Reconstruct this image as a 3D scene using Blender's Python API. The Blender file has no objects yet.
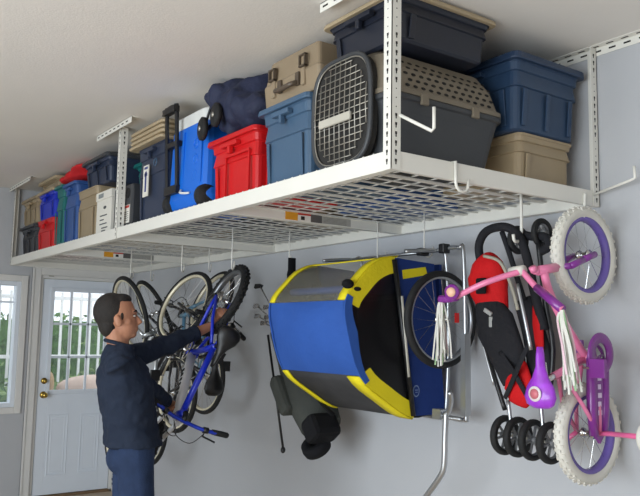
import bpy, math, random
from mathutils import Vector, Matrix, Quaternion
random.seed(7)
V = Vector
sc = bpy.context.scene
COL = sc.collection
PI = math.pi

# ------------------------------------------------------------------ camera
CAM = V((7.60326, -3.00104, 1.53876)); YAW, PIT, ROL, FPX = .952581, .112985, .0177788, 751.265
F_ = V((-math.sin(YAW)*math.cos(PIT), math.cos(YAW)*math.cos(PIT), math.sin(PIT)))
r_ = V((math.cos(YAW), math.sin(YAW), 0)); u_ = r_.cross(F_)
R_ = r_*math.cos(ROL)+u_*math.sin(ROL); U_ = -r_*math.sin(ROL)+u_*math.cos(ROL)
cd = bpy.data.cameras.new('camera'); co = bpy.data.objects.new('camera', cd); COL.objects.link(co)
cd.sensor_width = 36; cd.lens = FPX*36/640; cd.clip_start = .05; cd.clip_end = 200
m = Matrix((R_, U_, -F_)).transposed().to_4x4(); m.translation = CAM; co.matrix_world = m
sc.camera = co
def D(px, py, d):                       # survey helpers: point seen at a pixel at a given depth / on a plane
    return CAM + (F_ + R_*((px-320)/FPX) - U_*((py-248)/FPX))*d
def onX(px, py, v):
    d = D(px, py, 1)-CAM; return CAM+d*((v-CAM.x)/d.x)
def onY(px, py, v):
    d = D(px, py, 1)-CAM; return CAM+d*((v-CAM.y)/d.y)

# ------------------------------------------------------------------ materials
MATS = {}
def mat(name, col, rough=.5, metal=0, var=.08, scale=6, bump=0, bscale=60, coat=0, spec=.5, alpha=1, trans=0, emit=None):
    if name in MATS: return MATS[name]
    mt = bpy.data.materials.new(name); mt.use_nodes = True
    nt = mt.node_tree; b = nt.nodes['Principled BSDF']
    b.inputs['Roughness'].default_value = rough; b.inputs['Metallic'].default_value = metal
    b.inputs['Specular IOR Level'].default_value = spec; b.inputs['Coat Weight'].default_value = coat
    b.inputs['Alpha'].default_value = alpha; b.inputs['Transmission Weight'].default_value = trans
    tc = nt.nodes.new('ShaderNodeTexCoord')
    n = nt.nodes.new('ShaderNodeTexNoise'); n.inputs['Scale'].default_value = scale; n.inputs['Detail'].default_value = 4
    nt.links.new(tc.outputs['Object'], n.inputs['Vector'])
    rp = nt.nodes.new('ShaderNodeValToRGB')
    c = V(col)
    rp.color_ramp.elements[0].position = .3; rp.color_ramp.elements[1].position = .7
    rp.color_ramp.elements[0].color = (*(c*(1-var)), 1); rp.color_ramp.elements[1].color = (*[min(1, x*(1+var)) for x in c], 1)
    nt.links.new(n.outputs['Fac'], rp.inputs['Fac']); nt.links.new(rp.outputs['Color'], b.inputs['Base Color'])
    if bump:
        n2 = nt.nodes.new('ShaderNodeTexNoise'); n2.inputs['Scale'].default_value = bscale
        nt.links.new(tc.outputs['Object'], n2.inputs['Vector'])
        bp = nt.nodes.new('ShaderNodeBump'); bp.inputs['Strength'].default_value = bump; bp.inputs['Distance'].default_value = .01
        nt.links.new(n2.outputs['Fac'], bp.inputs['Height']); nt.links.new(bp.outputs['Normal'], b.inputs['Normal'])
    MATS[name] = mt
    return mt
def s(r, g, b):                         # sRGB 0-255 to linear
    f = lambda c: (c/255/12.92 if c/255 <= .04045 else ((c/255+.055)/1.055)**2.4)
    return (f(r), f(g), f(b))
WALL = mat('wall_paint', s(184, 185, 188), .75, var=.025, scale=1.3, bump=.06, bscale=120)
CEIL = mat('ceiling_paint', s(230, 225, 218), .85, var=.02, scale=1.5, bump=.1, bscale=90)
FLOOR = mat('concrete', s(196, 176, 152), .6, var=.08, scale=3, bump=.1)
TRIM = mat('white_trim', s(218, 216, 212), .5, var=.02)
DOORM = mat('door_paint', s(222, 228, 236), .45, var=.015)
BRASS = mat('brass', s(190, 160, 80), .25, 1)
STEEL = mat('white_powder_coat', s(232, 229, 220), .4, var=.015)
DECKM = mat('white_wire', s(225, 223, 216), .45, var=.02)
HOLE = mat('slot_black', s(28, 26, 24), .8)
GALV = mat('galvanised', s(170, 165, 155), .4, .7)
CHROME = mat('chrome', s(205, 205, 205), .22, 1, var=.05)
ALU = mat('brushed_aluminium', s(190, 192, 194), .35, .9)
RUB = mat('black_rubber', s(26, 26, 27), .75, bump=.2, bscale=200)
BLKP = mat('black_plastic', s(24, 24, 26), .4)
BLKF = mat('black_fabric', s(24, 24, 27), .9, bump=.3, bscale=180, spec=.2)
GLASS = None
def glass_mat(name, col, a, rough=.05):
    mt = bpy.data.materials.new(name); mt.use_nodes = True; nt = mt.node_tree
    b = nt.nodes['Principled BSDF']; b.inputs['Base Color'].default_value = (*col, 1); b.inputs['Roughness'].default_value = rough
    tr = nt.nodes.new('ShaderNodeBsdfTransparent'); mx = nt.nodes.new('ShaderNodeMixShader'); mx.inputs[0].default_value = a
    nt.links.new(tr.outputs[0], mx.inputs[1]); nt.links.new(b.outputs[0], mx.inputs[2])
    nt.links.new(mx.outputs[0], nt.nodes['Material Output'].inputs[0]); return mt
PANE = glass_mat('window_glass', s(220, 230, 235), .08)
SMOKE = glass_mat('clear_vinyl', s(150, 148, 135), .28, .25)
MESHF = glass_mat('dark_mesh', s(22, 22, 24), .78, .3)

# ------------------------------------------------------------------ mesh builder
def frame_of(n):
    n = n.normalized(); a = V((0, 0, 1)) if abs(n.z) < .9 else V((1, 0, 0))
    x = a.cross(n).normalized(); return x, n.cross(x)
class MB:
    def __init__(s_): s_.v = []; s_.f = []; s_.mi = []; s_.sm = []; s_.mats = []
    def _m(s_, m):
        if m not in s_.mats: s_.mats.append(m)
        return s_.mats.index(m)
    def add(s_, vs, fs, m, smooth=False):
        o = len(s_.v); k = s_._m(m); s_.v += [V(x) for x in vs]
        for f in fs: s_.f.append([i+o for i in f]); s_.mi.append(k); s_.sm.append(smooth)
    def box(s_, c, d, m, R=None, top=None, bot=None):   # centre, size; top/bot: (sx,sy) scale of those ends
        vs = []
        for z in (-1, 1):
            sx, sy = ((bot or (1, 1)) if z < 0 else (top or (1, 1)))
            for x, y in ((-1, -1), (1, -1), (1, 1), (-1, 1)):
                p = V((x*d[0]/2*sx, y*d[1]/2*sy, z*d[2]/2))
                if R is not None: p = R @ p
                vs.append(V(c)+p)
        s_.add(vs, [(3, 2, 1, 0), (4, 5, 6, 7), (0, 1, 5, 4), (1, 2, 6, 5), (2, 3, 7, 6), (3, 0, 4, 7)], m)
        return s_
    def bx(s_, x0, x1, y0, y1, z0, z1, m): return s_.box(((x0+x1)/2, (y0+y1)/2, (z0+z1)/2), (x1-x0, y1-y0, z1-z0), m)
    def tube(s_, pts, r, m, seg=8, closed=False, flat=1, up=None):
        pts = [V(p) for p in pts]; n = len(pts)
        rs = r if isinstance(r, (list, tuple)) else [r]*n
        tg = []
        for i in range(n):
            a = pts[(i-1) % n] if (closed or i > 0) else pts[i]; b = pts[(i+1) % n] if (closed or i < n-1) else pts[i]
            t = (b-a); tg.append(t.normalized() if t.length > 1e-9 else V((0, 0, 1)))
        x, y = frame_of(tg[0])
        if up is not None:
            y = V(up); y = (y-tg[0]*y.dot(tg[0])).normalized(); x = y.cross(tg[0])
        vs = []
        for i in range(n):
            if i > 0: x = (x-tg[i]*x.dot(tg[i])).normalized()
            y = tg[i].cross(x)
            for k in range(seg):
                a = 2*PI*k/seg+PI/seg*(seg == 4); vs.append(pts[i]+(x*math.cos(a)+y*math.sin(a)*flat)*rs[i])
        fs = []
        for i in range(n if closed else n-1):
            j = (i+1) % n
            for k in range(seg): l = (k+1) % seg; fs.append((i*seg+k, i*seg+l, j*seg+l, j*seg+k))
        if not closed: fs += [tuple(range(seg-1, -1, -1)), tuple((n-1)*seg+k for k in range(seg))]
        s_.add(vs, fs, m, seg > 4); return s_
    def rev(s_, prof, c, ax, m, seg=32, closed=True, smooth=True):     # prof: (radius, along axis)
        x, y = frame_of(V(ax)); n = V(ax).normalized(); c = V(c); vs = []; k = len(prof)
        for i in range(seg):
            a = 2*PI*i/seg; d = x*math.cos(a)+y*math.sin(a)
            vs += [c+d*p[0]+n*p[1] for p in prof]
        fs = []
        for i in range(seg):
            j = (i+1) % seg
            for q in range(k if closed else k-1):
                l = (q+1) % k; fs.append((i*k+q, j*k+q, j*k+l, i*k+l))
        s_.add(vs, fs, m, smooth); return s_
    def torus(s_, c, ax, R, r, m, seg=40, ps=10, flat=1):
        return s_.rev([(R+r*math.cos(2*PI*i/ps), r*flat*math.sin(2*PI*i/ps)) for i in range(ps)], c, ax, m, seg)
    def cyl(s_, c, ax, r, h, m, seg=20):
        ax = V(ax).normalized(); return s_.tube([V(c)-ax*h/2, V(c)+ax*h/2], r, m, max(seg, 5))
    def ell(s_, c, d, m, R=None, su=16, sv=10):
        vs = [V((0, 0, -1))]
        for j in range(1, sv):
            t = PI*j/sv-PI/2
            for i in range(su): a = 2*PI*i/su; vs.append(V((math.cos(t)*math.cos(a), math.cos(t)*math.sin(a), math.sin(t))))
        vs.append(V((0, 0, 1)))
        out = []
        for p in vs:
            q = V((p.x*d[0], p.y*d[1], p.z*d[2]))
            if R is not None: q = R @ q
            out.append(V(c)+q)
        fs = [(0, 1+(i+1) % su, 1+i) for i in range(su)]
        for j in range(sv-2):
            for i in range(su):
                a = 1+j*su+i; b = 1+j*su+(i+1) % su; fs.append((a, b, b+su, a+su))
        L = len(vs)-1; fs += [(L, L-su+i, L-su+(i+1) % su) for i in range(su)]
        s_.add(out, fs, m, True); return s_
    def slab(s_, poly, n, th, m):            # polygon (3D pts) extruded by th along n
        n = V(n).normalized()*th; a = [V(p) for p in poly]; k = len(a)
        fs = [tuple(range(k-1, -1, -1)), tuple(range(k, 2*k))]+[(i, (i+1) % k, k+(i+1) % k, k+i) for i in range(k)]
        s_.add(a+[p+n for p in a], fs, m); return s_
    def strip(s_, A, B, n, th, m, smooth=False):    # band between two polylines with thickness
        k = len(A); n = V(n)*th if not isinstance(n, list) else n
        ns = n if isinstance(n, list) else [n]*k
        vs = [V(p) for p in A]+[V(p) for p in B]+[V(p)+q for p, q in zip(A, ns)]+[V(p)+q for p, q in zip(B, ns)]
        fs = []
        for i in range(k-1):
            fs += [(i, i+1, k+i+1, k+i), (2*k+i, 3*k+i, 3*k+i+1, 2*k+i+1), (i, 2*k+i, 2*k+i+1, i+1), (k+i, k+i+1, 3*k+i+1, 3*k+i)]
        fs += [(0, k, 3*k, 2*k), (k-1, 3*k-1, 4*k-1, 2*k-1)]
        s_.add(vs, fs, m, smooth); return s_
    def loft(s_, rings, m, smooth=True, caps=True):
        k = len(rings[0]); vs = [V(p) for r in rings for p in r]; fs = []
        for i in range(len(rings)-1):
            for q in range(k): l = (q+1) % k; fs.append((i*k+q, i*k+l, (i+1)*k+l, (i+1)*k+q))
        if caps: fs += [tuple(range(k-1, -1, -1)), tuple((len(rings)-1)*k+q for q in range(k))]
        s_.add(vs, fs, m, smooth); return s_
    def build(s_, name, parent=None, bevel=0, M=None, subsurf=0, label=None, fixn=True):
        import bmesh
        me = bpy.data.meshes.new(name)
        vs = [M @ v for v in s_.v] if M is not None else s_.v
        me.from_pydata([tuple(v) for v in vs], [], s_.f)
        for q in s_.mats: me.materials.append(q)
        me.polygons.foreach_set('material_index', s_.mi); me.polygons.foreach_set('use_smooth', s_.sm)
        bm = bmesh.new(); bm.from_mesh(me)
        if fixn: bmesh.ops.recalc_face_normals(bm, faces=bm.faces)
        bm.to_mesh(me); bm.free(); me.update()
        o = bpy.data.objects.new(name, me); COL.objects.link(o)
        if parent is not None:
            o.parent = parent
            o.matrix_parent_inverse = parent_inv(parent)
        if bevel:
            b = o.modifiers.new('bevel', 'BEVEL'); b.width = bevel; b.segments = 2; b.limit_method = 'ANGLE'; b.angle_limit = .6
        if subsurf:
            b = o.modifiers.new('sub', 'SUBSURF'); b.levels = subsurf; b.render_levels = subsurf
        if label: o['label'] = label
        return o
def world_of(o):
    if o is None: return Matrix.Identity(4)
    return world_of(o.parent) @ o.matrix_parent_inverse @ o.matrix_basis if o.parent else o.matrix_basis.copy()
def parent_inv(p): return world_of(p).inverted()
def tag(o, label, cat, group=None, kind=None):
    o['label'] = label; o['category'] = cat
    if group: o['group'] = group
    if kind: o['kind'] = kind
    return o
def thing(name, label, cat, loc, group=None):
    o = bpy.data.objects.new(name, None); COL.objects.link(o); o.location = loc; o.empty_display_size = .1
    return tag(o, label, cat, group)
def struct(o): o['kind'] = 'structure'; return o
def smooth_path(pts, n=6):              # Catmull-Rom
    P = [V(p) for p in pts]; out = []
    for i in range(len(P)-1):
        a = P[max(i-1, 0)]; b = P[i]; c = P[i+1]; d = P[min(i+2, len(P)-1)]
        for k in range(n):
            t = k/n; out.append(.5*((2*b)+(c-a)*t+(2*a-5*b+4*c-d)*t*t+(3*b-a-3*c+d)*t**3))
    return out+[P[-1]]

# ------------------------------------------------------------------ room
FZ, HC, XN, YF, HR = -.09, 2.885, 5.583, -1.256, 2.132
XE, YE = 9.6, -6.2
struct(MB().bx(-.15, XE, YE, .15, FZ-.15, FZ, FLOOR).build('floor'))
struct(MB().bx(-.15, XE, YE, .15, HC, HC+.12, CEIL).build('ceiling'))
struct(MB().bx(-.15, XE, 0, .15, FZ, HC, WALL).build('wall_right'))
struct(MB().bx(-.15, 3.6, YE-.15, YE, FZ, HC, WALL).bx(9.0, XE, YE-.15, YE, FZ, HC, WALL).bx(3.6, 9.0, YE-.15, YE, 2.45, HC, WALL).build('wall_left'))
DY0, DY1, DZ0, DZ1 = -.955, -.14, FZ, 2.06          # door opening
WY0, WY1, WZ0, WZ1 = -2.45, -1.135, .79, 1.985       # window opening
w = MB()
for a in ((YE, WY0, FZ, HC), (WY0, WY1, FZ, WZ0), (WY0, WY1, WZ1, HC), (WY1, DY0, FZ, HC), (DY0, DY1, DZ1, HC), (DY1, 0, FZ, HC)):
    w.bx(-.15, 0, *a, WALL)
struct(w.build('wall_back'))
struct(MB().bx(XE, XE+.15, YE, 0, FZ, HC, WALL).build('wall_front'))
# door
d = struct(thing('door_1', 'white half glazed door at back', 'door', (0, (DY0+DY1)/2, FZ))); del d['label']; del d['category']
w = MB(); t = .085
for y0, y1, z0, z1 in ((DY0-t, DY0, FZ, DZ1+t), (DY1, DY1+t, FZ, DZ1+t), (DY0, DY1, DZ1, DZ1+t)): w.bx(0, .022, y0, y1, z0, z1, TRIM)
for y0, y1, z0, z1 in ((DY0-t, DY0-t+.02, FZ, DZ1+t), (DY1+t-.02, DY1+t, FZ, DZ1+t), (DY0-t, DY1+t, DZ1+t-.02, DZ1+t)): w.bx(0, .032, y0, y1, z0, z1, TRIM)
for y0, y1, z0, z1 in ((DY0, DY0+.03, FZ, DZ1), (DY1-.03, DY1, FZ, DZ1), (DY0+.03, DY1-.03, DZ1-.03, DZ1)): w.bx(-.15, 0, y0, y1, z0, z1, TRIM)
w.build('door_frame', d, bevel=.004)
a0, a1, b0, b1 = DY0+.035, DY1-.035, FZ+.03, DZ1-.035       # slab
l0, l1, m0, m1 = -.82, -.28, .93, 1.915                    # lite
w = MB()
for y0, y1, z0, z1 in ((a0, l0, b0, b1), (l1, a1, b0, b1), (l0, l1, b0, m0), (l0, l1, m1, b1)): w.bx(-.06, -.015, y0, y1, z0, z1, DOORM)
for y0, y1 in ((-.80, -.61), (-.485, -.295)):              # embossed lower panels
    for q in (0, .028):
        e = -.009 if q == 0 else -.012
        w.bx(-.02, e, y0+q, y0+q+.009, .12+q, .70-q, DOORM); w.bx(-.02, e, y1-q-.009, y1-q, .12+q, .70-q, DOORM)
        w.bx(-.02, e, y0+q+.009, y1-q-.009, .12+q, .129+q, DOORM); w.bx(-.02, e, y0+q+.009, y1-q-.009, .691-q, .70-q, DOORM)
slab = w.build('door_leaf', d, bevel=.002)
w = MB(); f = .03
for y0, y1, z0, z1 in ((l0-f, l0+.01, m0-f, m1+f), (l1-.01, l1+f, m0-f, m1+f), (l0, l1, m0-f, m0+.01), (l0, l1, m1-.01, m1+f)): w.bx(-.015, -.002, y0, y1, z0, z1, DOORM)
for k in (1, 2):
    y = l0+(l1-l0)*k/3; z = m0+(m1-m0)*k/3
    w.bx(-.03, -.008, y-.011, y+.011, m0, m1, DOORM); w.bx(-.03, -.008, l0, l1, z-.011, z+.011, DOORM)
w.build('window_grille', d, bevel=.003)
MB().bx(-.042, -.036, l0, l1, m0, m1, PANE).build('glass_pane', d)
for z, r in ((.895, .027), (1.03, .024)):
    w = MB(); y = a0+.055
    w.cyl((-.008, y, z), (1, 0, 0), r+.006, .012, BRASS); w.cyl((.015, y, z), (1, 0, 0), .011, .04, BRASS)
    if z < 1: w.ell((.05, y, z), (.024, r, r), BRASS)
    else: w.cyl((.03, y, z), (1, 0, 0), r-.006, .02, BRASS)
    w.build('door_knob' if z < 1 else 'deadbolt', d)
MB().bx(-.13, -.0, DY0, DY1, FZ, FZ+.025, mat('threshold', s(120, 95, 70), .5)).build('threshold', d)
MB().box((-.01, DY0+.10, DZ1+.0), (.03, .05, .02), GALV).build('door_closer_bracket', d)
# window
d = bpy.data.objects.new('window_1', None); COL.objects.link(d); struct(d); d.location = (0, (WY0+WY1)/2, WZ0)
w = MB(); t = .06
for y0, y1, z0, z1 in ((WY0-t, WY0, WZ0-t, WZ1+t), (WY1, WY1+t, WZ0-t, WZ1+t), (WY0, WY1, WZ1, WZ1+t), (WY0, WY1, WZ0-t, WZ0)): w.bx(0, .02, y0, y1, z0, z1, TRIM)
for y0, y1, z0, z1 in ((WY0, WY0+.04, WZ0, WZ1), (WY1-.04, WY1, WZ0, WZ1), (WY0+.04, WY1-.04, WZ1-.04, WZ1), (WY0+.04, WY1-.04, WZ0, WZ0+.04), (-1.81, -1.77, WZ0+.04, WZ1-.04)): w.bx(-.12, .004, y0, y1, z0, z1, DOORM)
w.build('window_frame', d, bevel=.004)
w = MB()
for k in range(1, 6): w.bx(-.07, -.055, WY0+.04, WY1-.04, WZ0+(WZ1-WZ0)*k/6-.009, WZ0+(WZ1-WZ0)*k/6+.009, DOORM) if k in (5,) else None
for k in range(1, 10):
    y = WY1-.04-k*.14; w.bx(-.07, -.055, y-.008, y+.008, WZ0+(WZ1-WZ0)*5/6, WZ1, DOORM)
w.build('window_grille', d)
MB().bx(-.085, -.08, WY0+.04, WY1-.04, WZ0+.04, WZ1-.04, PANE).build('glass_pane', d)

# ------------------------------------------------------------------ garden outside
G1 = mat('leaf_green', s(84, 120, 62), .6, var=.45, scale=9)
G2 = mat('leaf_pale', s(140, 165, 105), .6, var=.3, scale=9)
struct(MB().bx(-12, -.15, -9, 5, FZ-.2, FZ-.06, mat('patio', s(150, 150, 140), .8)).build('ground'))
def hedge(name, label, x0, x1, y0, y1, z1, n, sz, ms):
    w = MB()
    w.box(((x0+x1)/2, (y0+y1)/2, (z1+FZ-.1)/2), (x1-x0-.5, y1-y0, z1-FZ-.1), ms[0])
    for i in range(n):
        c = V((random.uniform(x0, x1), random.uniform(y0, y1), random.uniform(FZ, z1)))
        q = Quaternion((random.random()-.5, random.random()-.5, random.random()-.5, random.random()-.5)).normalized()
        a = sz*random.uniform(.6, 1.3)
        pts = [c+q @ V(p)*a for p in ((-1, 0, 0), (0, -.4, .15), (1, 0, 0), (0, .4, .15))]
        w.add(pts, [(0, 1, 2, 3)], random.choice(ms))
    o = w.build(name, fixn=False); tag(o, label, 'hedge', kind='stuff')
hedge('hedge', 'tall green leafy hedge growing behind the white fence outside the door', -4.6, -3.3, -5, 4, 1.75, 7000, .07, [G1, G1, G2])
hedge('garden_plants', 'low pale green garden plants in front of the white fence', -2.1, -1.5, -3.5, 1.5, .95, 2500, .08, [G2, G1])
fe = thing('picket_fence', 'white metal picket fence outside the glazed door', 'fence', (-2.6, -.5, FZ))
WF = mat('fence_white', s(240, 240, 238), .5, var=.02)
for z in (.25, 1.15, 1.92): MB().bx(-2.62, -2.57, -5, 3, z, z+.045, WF).build('rail', fe)
for k in range(46):
    y = -4.4+k*.13; MB().bx(-2.6, -2.575, y, y+.03, FZ-.06, 2.02, WF).build('picket', fe)
pb = thing('patio_bench', 'tan cushioned patio bench beyond the glass of the door', 'bench', (-1.0, .1, FZ-.06))
CUS = mat('tan_cushion', s(190, 160, 125), .8, bump=.2)
w = MB(); w.ell((-1.05, -.53, .93), (.05, .07, .14), CUS); w.ell((-1.05, -.02, .88), (.12, .42, .14), mat('pale_cushion', s(215, 190, 175), .8)); w.build('cushion', pb)
w = MB(); w.bx(-1.3, -.8, -.65, 1.2, .55, .76, mat('bench_wood', s(150, 120, 90), .7))
for y in (-.6, 1.1):
    for x in (-1.25, -.85): w.bx(x-.03, x+.03, y, y+.06, FZ-.06, .55, MATS['bench_wood'])
w.build('bench_frame', pb)

# ------------------------------------------------------------------ ceiling racks
def keyholes(w, c, ax_up, n_out, z0, z1, step=.05):
    z = z0; k = 0
    side = V(n_out).cross(V((0, 0, 1)))
    while z < z1:
        p = V((c[0], c[1], z))+V(n_out)*.0006
        if k % 9 < 6:
            for dz, hw, hh in ((.004, .0045, .005), (-.004, .0025, .007)):
                q = [p+side*a*hw+V((0, 0, dz+b*hh)) for a, b in ((-1, -1), (1, -1), (1, 1), (-1, 1))]
                w.slab(q, n_out, .0006, HOLE)
        else:
            q = [p+side*a*.002+V((0, 0, b*.002)) for a, b in ((-1, -1), (1, -1), (1, 1), (-1, 1))]; w.slab(q, n_out, .0006, HOLE)
        z += step*.68; k += 1
def lpost(name, rk, x, y, sx, sy, z0=HR, z1=HC-.004):
    # angle iron: corner at (x,y), flanges go -sx*X and -sy*Y
    w = MB(); wd = .045; th = .003
    w.box((x-sx*wd/2, y-sy*th/2, (z0+z1)/2), (wd, th, z1-z0), STEEL); w.box((x-sx*th/2, y-sy*wd/2, (z0+z1)/2), (th, wd, z1-z0), STEEL)
    keyholes(w, (x-sx*wd/2, y), None, (0, sy, 0), z0+.03, z1-.02)
    keyholes(w, (x, y-sy*wd/2), None, (sx, 0, 0), z0+.03, z1-.02)
    return w.build(name, rk)
def strap(name, rk, x0, x1, y0, y1, z, vert=False):
    # slotted ceiling angle strap along X
    w = MB()
    w.bx(x0, x1, y0, y1, z-.003, z, STEEL)
    w.bx(x0, x1, y1-.003 if vert else y0, y1 if vert else y0+.003, z-.04, z, STEEL)
    x = x0+.02
    yy = (y1-.0036) if vert else y0-.0006
    while x < x1-.03:
        w.bx(x, x+.035, yy, yy+.0006, z-.024, z-.016, HOLE)
        w.bx(x, x+.035, (y0+y1)/2-.005, (y0+y1)/2+.005, z-.0036, z-.003, HOLE); x += .075
    return w.build(name, rk)
def rack(x0, x1, label, near):
    rk = thing('ceiling_rack', label, 'storage rack', ((x0+x1)/2, -.6, HR), 'overhead storage racks')
    bh = .072
    MB().bx(x0, x1, YF, YF+.022, HR, HR+bh, STEEL).bx(x0, x1, YF, YF+.04, HR, HR+.003, STEEL).build('front_beam', rk, bevel=.003)
    MB().bx(x0, x1, -.035, -.012, HR, HR+bh, STEEL).bx(x0, x1, -.05, -.012, HR, HR+.003, STEEL).build('wall_beam', rk, bevel=.003)
    for x, nm in ((x0, 'end_beam'), (x1-.022, 'end_beam')):
        MB().bx(x, x+.022, YF+.022, -.035, HR, HR+bh, STEEL).build(nm, rk, bevel=.003)
    xm = (x0+x1)/2+.05
    cb = MB().bx(xm-.02, xm+.02, YF+.022, -.035, HR+.002, HR+bh-.016, STEEL).build('centre_beam', rk, bevel=.003)
    w = MB(); y0 = -.86
    for a, b, cc in ((0, .08, s(228, 160, 40)), (.08, .165, s(235, 232, 225)), (.165, .24, s(95, 92, 90)), (.24, .44, s(178, 175, 168))):
        w.bx(xm+.02, xm+.0212, y0+a, y0+b, HR+.008, HR+.05, mat('sticker%d' % int(a*1000), cc, .5, var=.02))
    w.bx(xm+.0205, xm+.0216, y0+.08, y0+.165, HR+.04, HR+.05, mat('sticker_red', s(190, 50, 35), .5))
    w.bx(xm+.0205, xm+.0216, y0+.1, y0+.125, HR+.014, HR+.034, HOLE)
    for k in range(5): w.bx(xm+.0205, xm+.0216, y0+.25, y0+.41, HR+.013+k*.007, HR+.015+k*.007, mat('sticker_print', s(120, 118, 112), .6))
    w.build('warning_sticker', cb)
    # decks: wire panels, one each side of the centre beam
    for a, b in ((x0+.022, xm-.02), (xm+.02, x1-.022)):
        w = MB(); z = HR+bh-.008
        n = round((-.035-YF-.022)/.11)
        for k in range(n+1):
            y = YF+.03+k*(-.045-YF-.03)/n; w.tube([(a, y, z), (b, y, z)], .0035, DECKM, 4)
        n = round((b-a)/.085/3)*3
        for k in range(n+1):
            x = a+.004+k*(b-a-.008)/n
            if k % 3 == 0: w.bx(x-.016, x+.016, YF+.022, -.035, z-.012, z-.006, DECKM)
            else: w.bx(x-.005, x+.005, YF+.022, -.035, z-.01, z-.005, DECKM)
        # upturned wire ends along the front edge
        n = int((b-a)/.06)
        for k in range(n): x = a+(k+.5)*(b-a)/n; w.tube([(x, YF+.03, z), (x, YF+.01, HR+bh+.005)], .004, DECKM, 5)
        w.build('wire_deck', rk)
    return rk
XM = (XN+.04)/2
rkB = rack(XM+.002, XN, 'near white steel ceiling rack carrying the pet crate, with bikes and trailer under it', True)
rkA = rack(.04, XM-.002, 'far white steel ceiling rack meeting the back wall above the glazed door', False)
lpost('post', rkB, XN+.004, YF-.004, 1, -1)
lpost('post', rkB, XN+.004, -.006, 1, 1)
lpost('post', rkA, .045, YF-.004, -1, -1); lpost('post', rkA, .045, -.006, -1, 1)
lpost('post', rkB, XM+.045, YF-.004, 1, -1); lpost('post', rkB, XM+.045, -.006, 1, 1)
strap('ceiling_strap', rkB, XM-.32, XM+.32, YF-.045, YF, HC)
strap('ceiling_strap', rkB, XN-.4, XN+.5, -.045, -.002, HC, True)
strap('ceiling_strap', rkB, XN-.4, XN+.5, YF-.045, YF, HC)
strap('ceiling_strap', rkA, .01, .75, YF-.045, YF, HC)
strap('ceiling_strap', rkB, XM-.32, XM+.32, -.045, -.002, HC, True)

# hooks
def hook(label, pts, r=.005, cat='hook', nm='storage_hook', group=None, m=None):
    o = MB().tube(smooth_path(pts, 5), r, m or STEEL, 7).build(nm); tag(o, label, cat, group); return o
def drop_hook(x, y, zt, zb, ang, label, r=.03):
    c, sn = math.cos(ang), math.sin(ang)
    pts = [(x-c*r, y-sn*r, zt), (x-c*r, y-sn*r, zb+r*1.2)]
    pts += [(x-c*r*math.cos(a), y-sn*r*math.cos(a), zb+r-r*math.sin(a)) for a in [PI*k/6 for k in range(1, 6)]]
    pts += [(x+c*r, y+sn*r, zb+r*1.1), (x+c*r*1.15, y+sn*r*1.15, zb+r*2)]
    o = MB().tube(pts, .0044, STEEL, 7).build('storage_hook'); tag(o, label, 'hook', 'white hooks hanging from the racks'); return o
# L-shaped accessory bars on the near posts
A = onX(400, 141, XN+.01)
o = MB().tube([V((XN+.01, YF+.03, 2.335)), onX(432, 131, XN+.12), onX(434, 128, XN+.13), onX(434, 107, XN+.13)], .0065, STEEL, 8)
tag(o.build('accessory_bar'), 'white L-shaped bar fixed to the front post before the pet crate', 'hook')
o = MB().tube([V((XN+.006, -.05, 2.185)), onY(631, 180, -.09), onY(635, 178, -.09), onY(634, 166, -.09)], .0065, STEEL, 8)
tag(o.build('accessory_bar'), 'white L-shaped bar fixed to the post at the grey wall, far right', 'hook')
# J hook on the near end beam
def jhook(px, py, label, dz=.0, scale=1):
    p = onX(px, py, XN+.006); x = p.x; y = p.y; r = .035*scale
    top = HR+.069
    pts = [(x-.02, y, top+.002), (x+.003, y, top+.004), (x+.004, y, HR-.01)]
    pts += [(x+.004+.0, y+r-r*math.cos(a), HR-.01-r*.9*math.sin(a)) for a in [PI*k/6 for k in range(1, 6)]]
    pts += [(x+.004, y+2*r, HR+.01)]
    o = MB().tube(pts, .006, STEEL, 7).build('storage_hook'); tag(o, label, 'hook'); return o
jhook(455, 180, 'empty white J hook on the near end beam below the pet crate')


# ------------------------------------------------------------------ things on the racks
ZD = HR+.0725
def plastic(n, c, rough=.42): return mat(n, c, rough, var=.06, scale=4, bump=.05, bscale=220)
NAVY = plastic('navy_plastic', s(44, 54, 76)); DGREY = plastic('charcoal_plastic', s(58, 60, 64)); TAN = plastic('tan_plastic', s(160, 142, 114))
REDP = plastic('red_plastic', s(205, 24, 28)); BLUEP = plastic('blue_plastic', s(28, 52, 190)); TEAL = plastic('teal_plastic', s(28, 110, 108))
SLATE = plastic('slate_blue_plastic', s(70, 96, 122)); DENIM = plastic('denim_plastic', s(44, 66, 94)); MIDB = plastic('mid_blue_plastic', s(52, 88, 150))
TANL = plastic('tan_lid', s(176, 158, 128)); DENL = plastic('denim_lid', s(40, 58, 84)); DKB = plastic('dark_blue_grey', s(34, 38, 50))
def rrect(cx, cy, sx, sy, z, r=.03, n=3):
    out = []
    for qx, qy, a0 in ((1, 1, 0), (-1, 1, PI/2), (-1, -1, PI), (1, -1, 3*PI/2)):
        for k in range(n+1):
            a = a0+PI/2*k/n; out.append((cx+qx*(sx/2-r)+r*math.cos(a), cy+qy*(sy/2-r)+r*math.sin(a), z))
    return out
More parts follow.
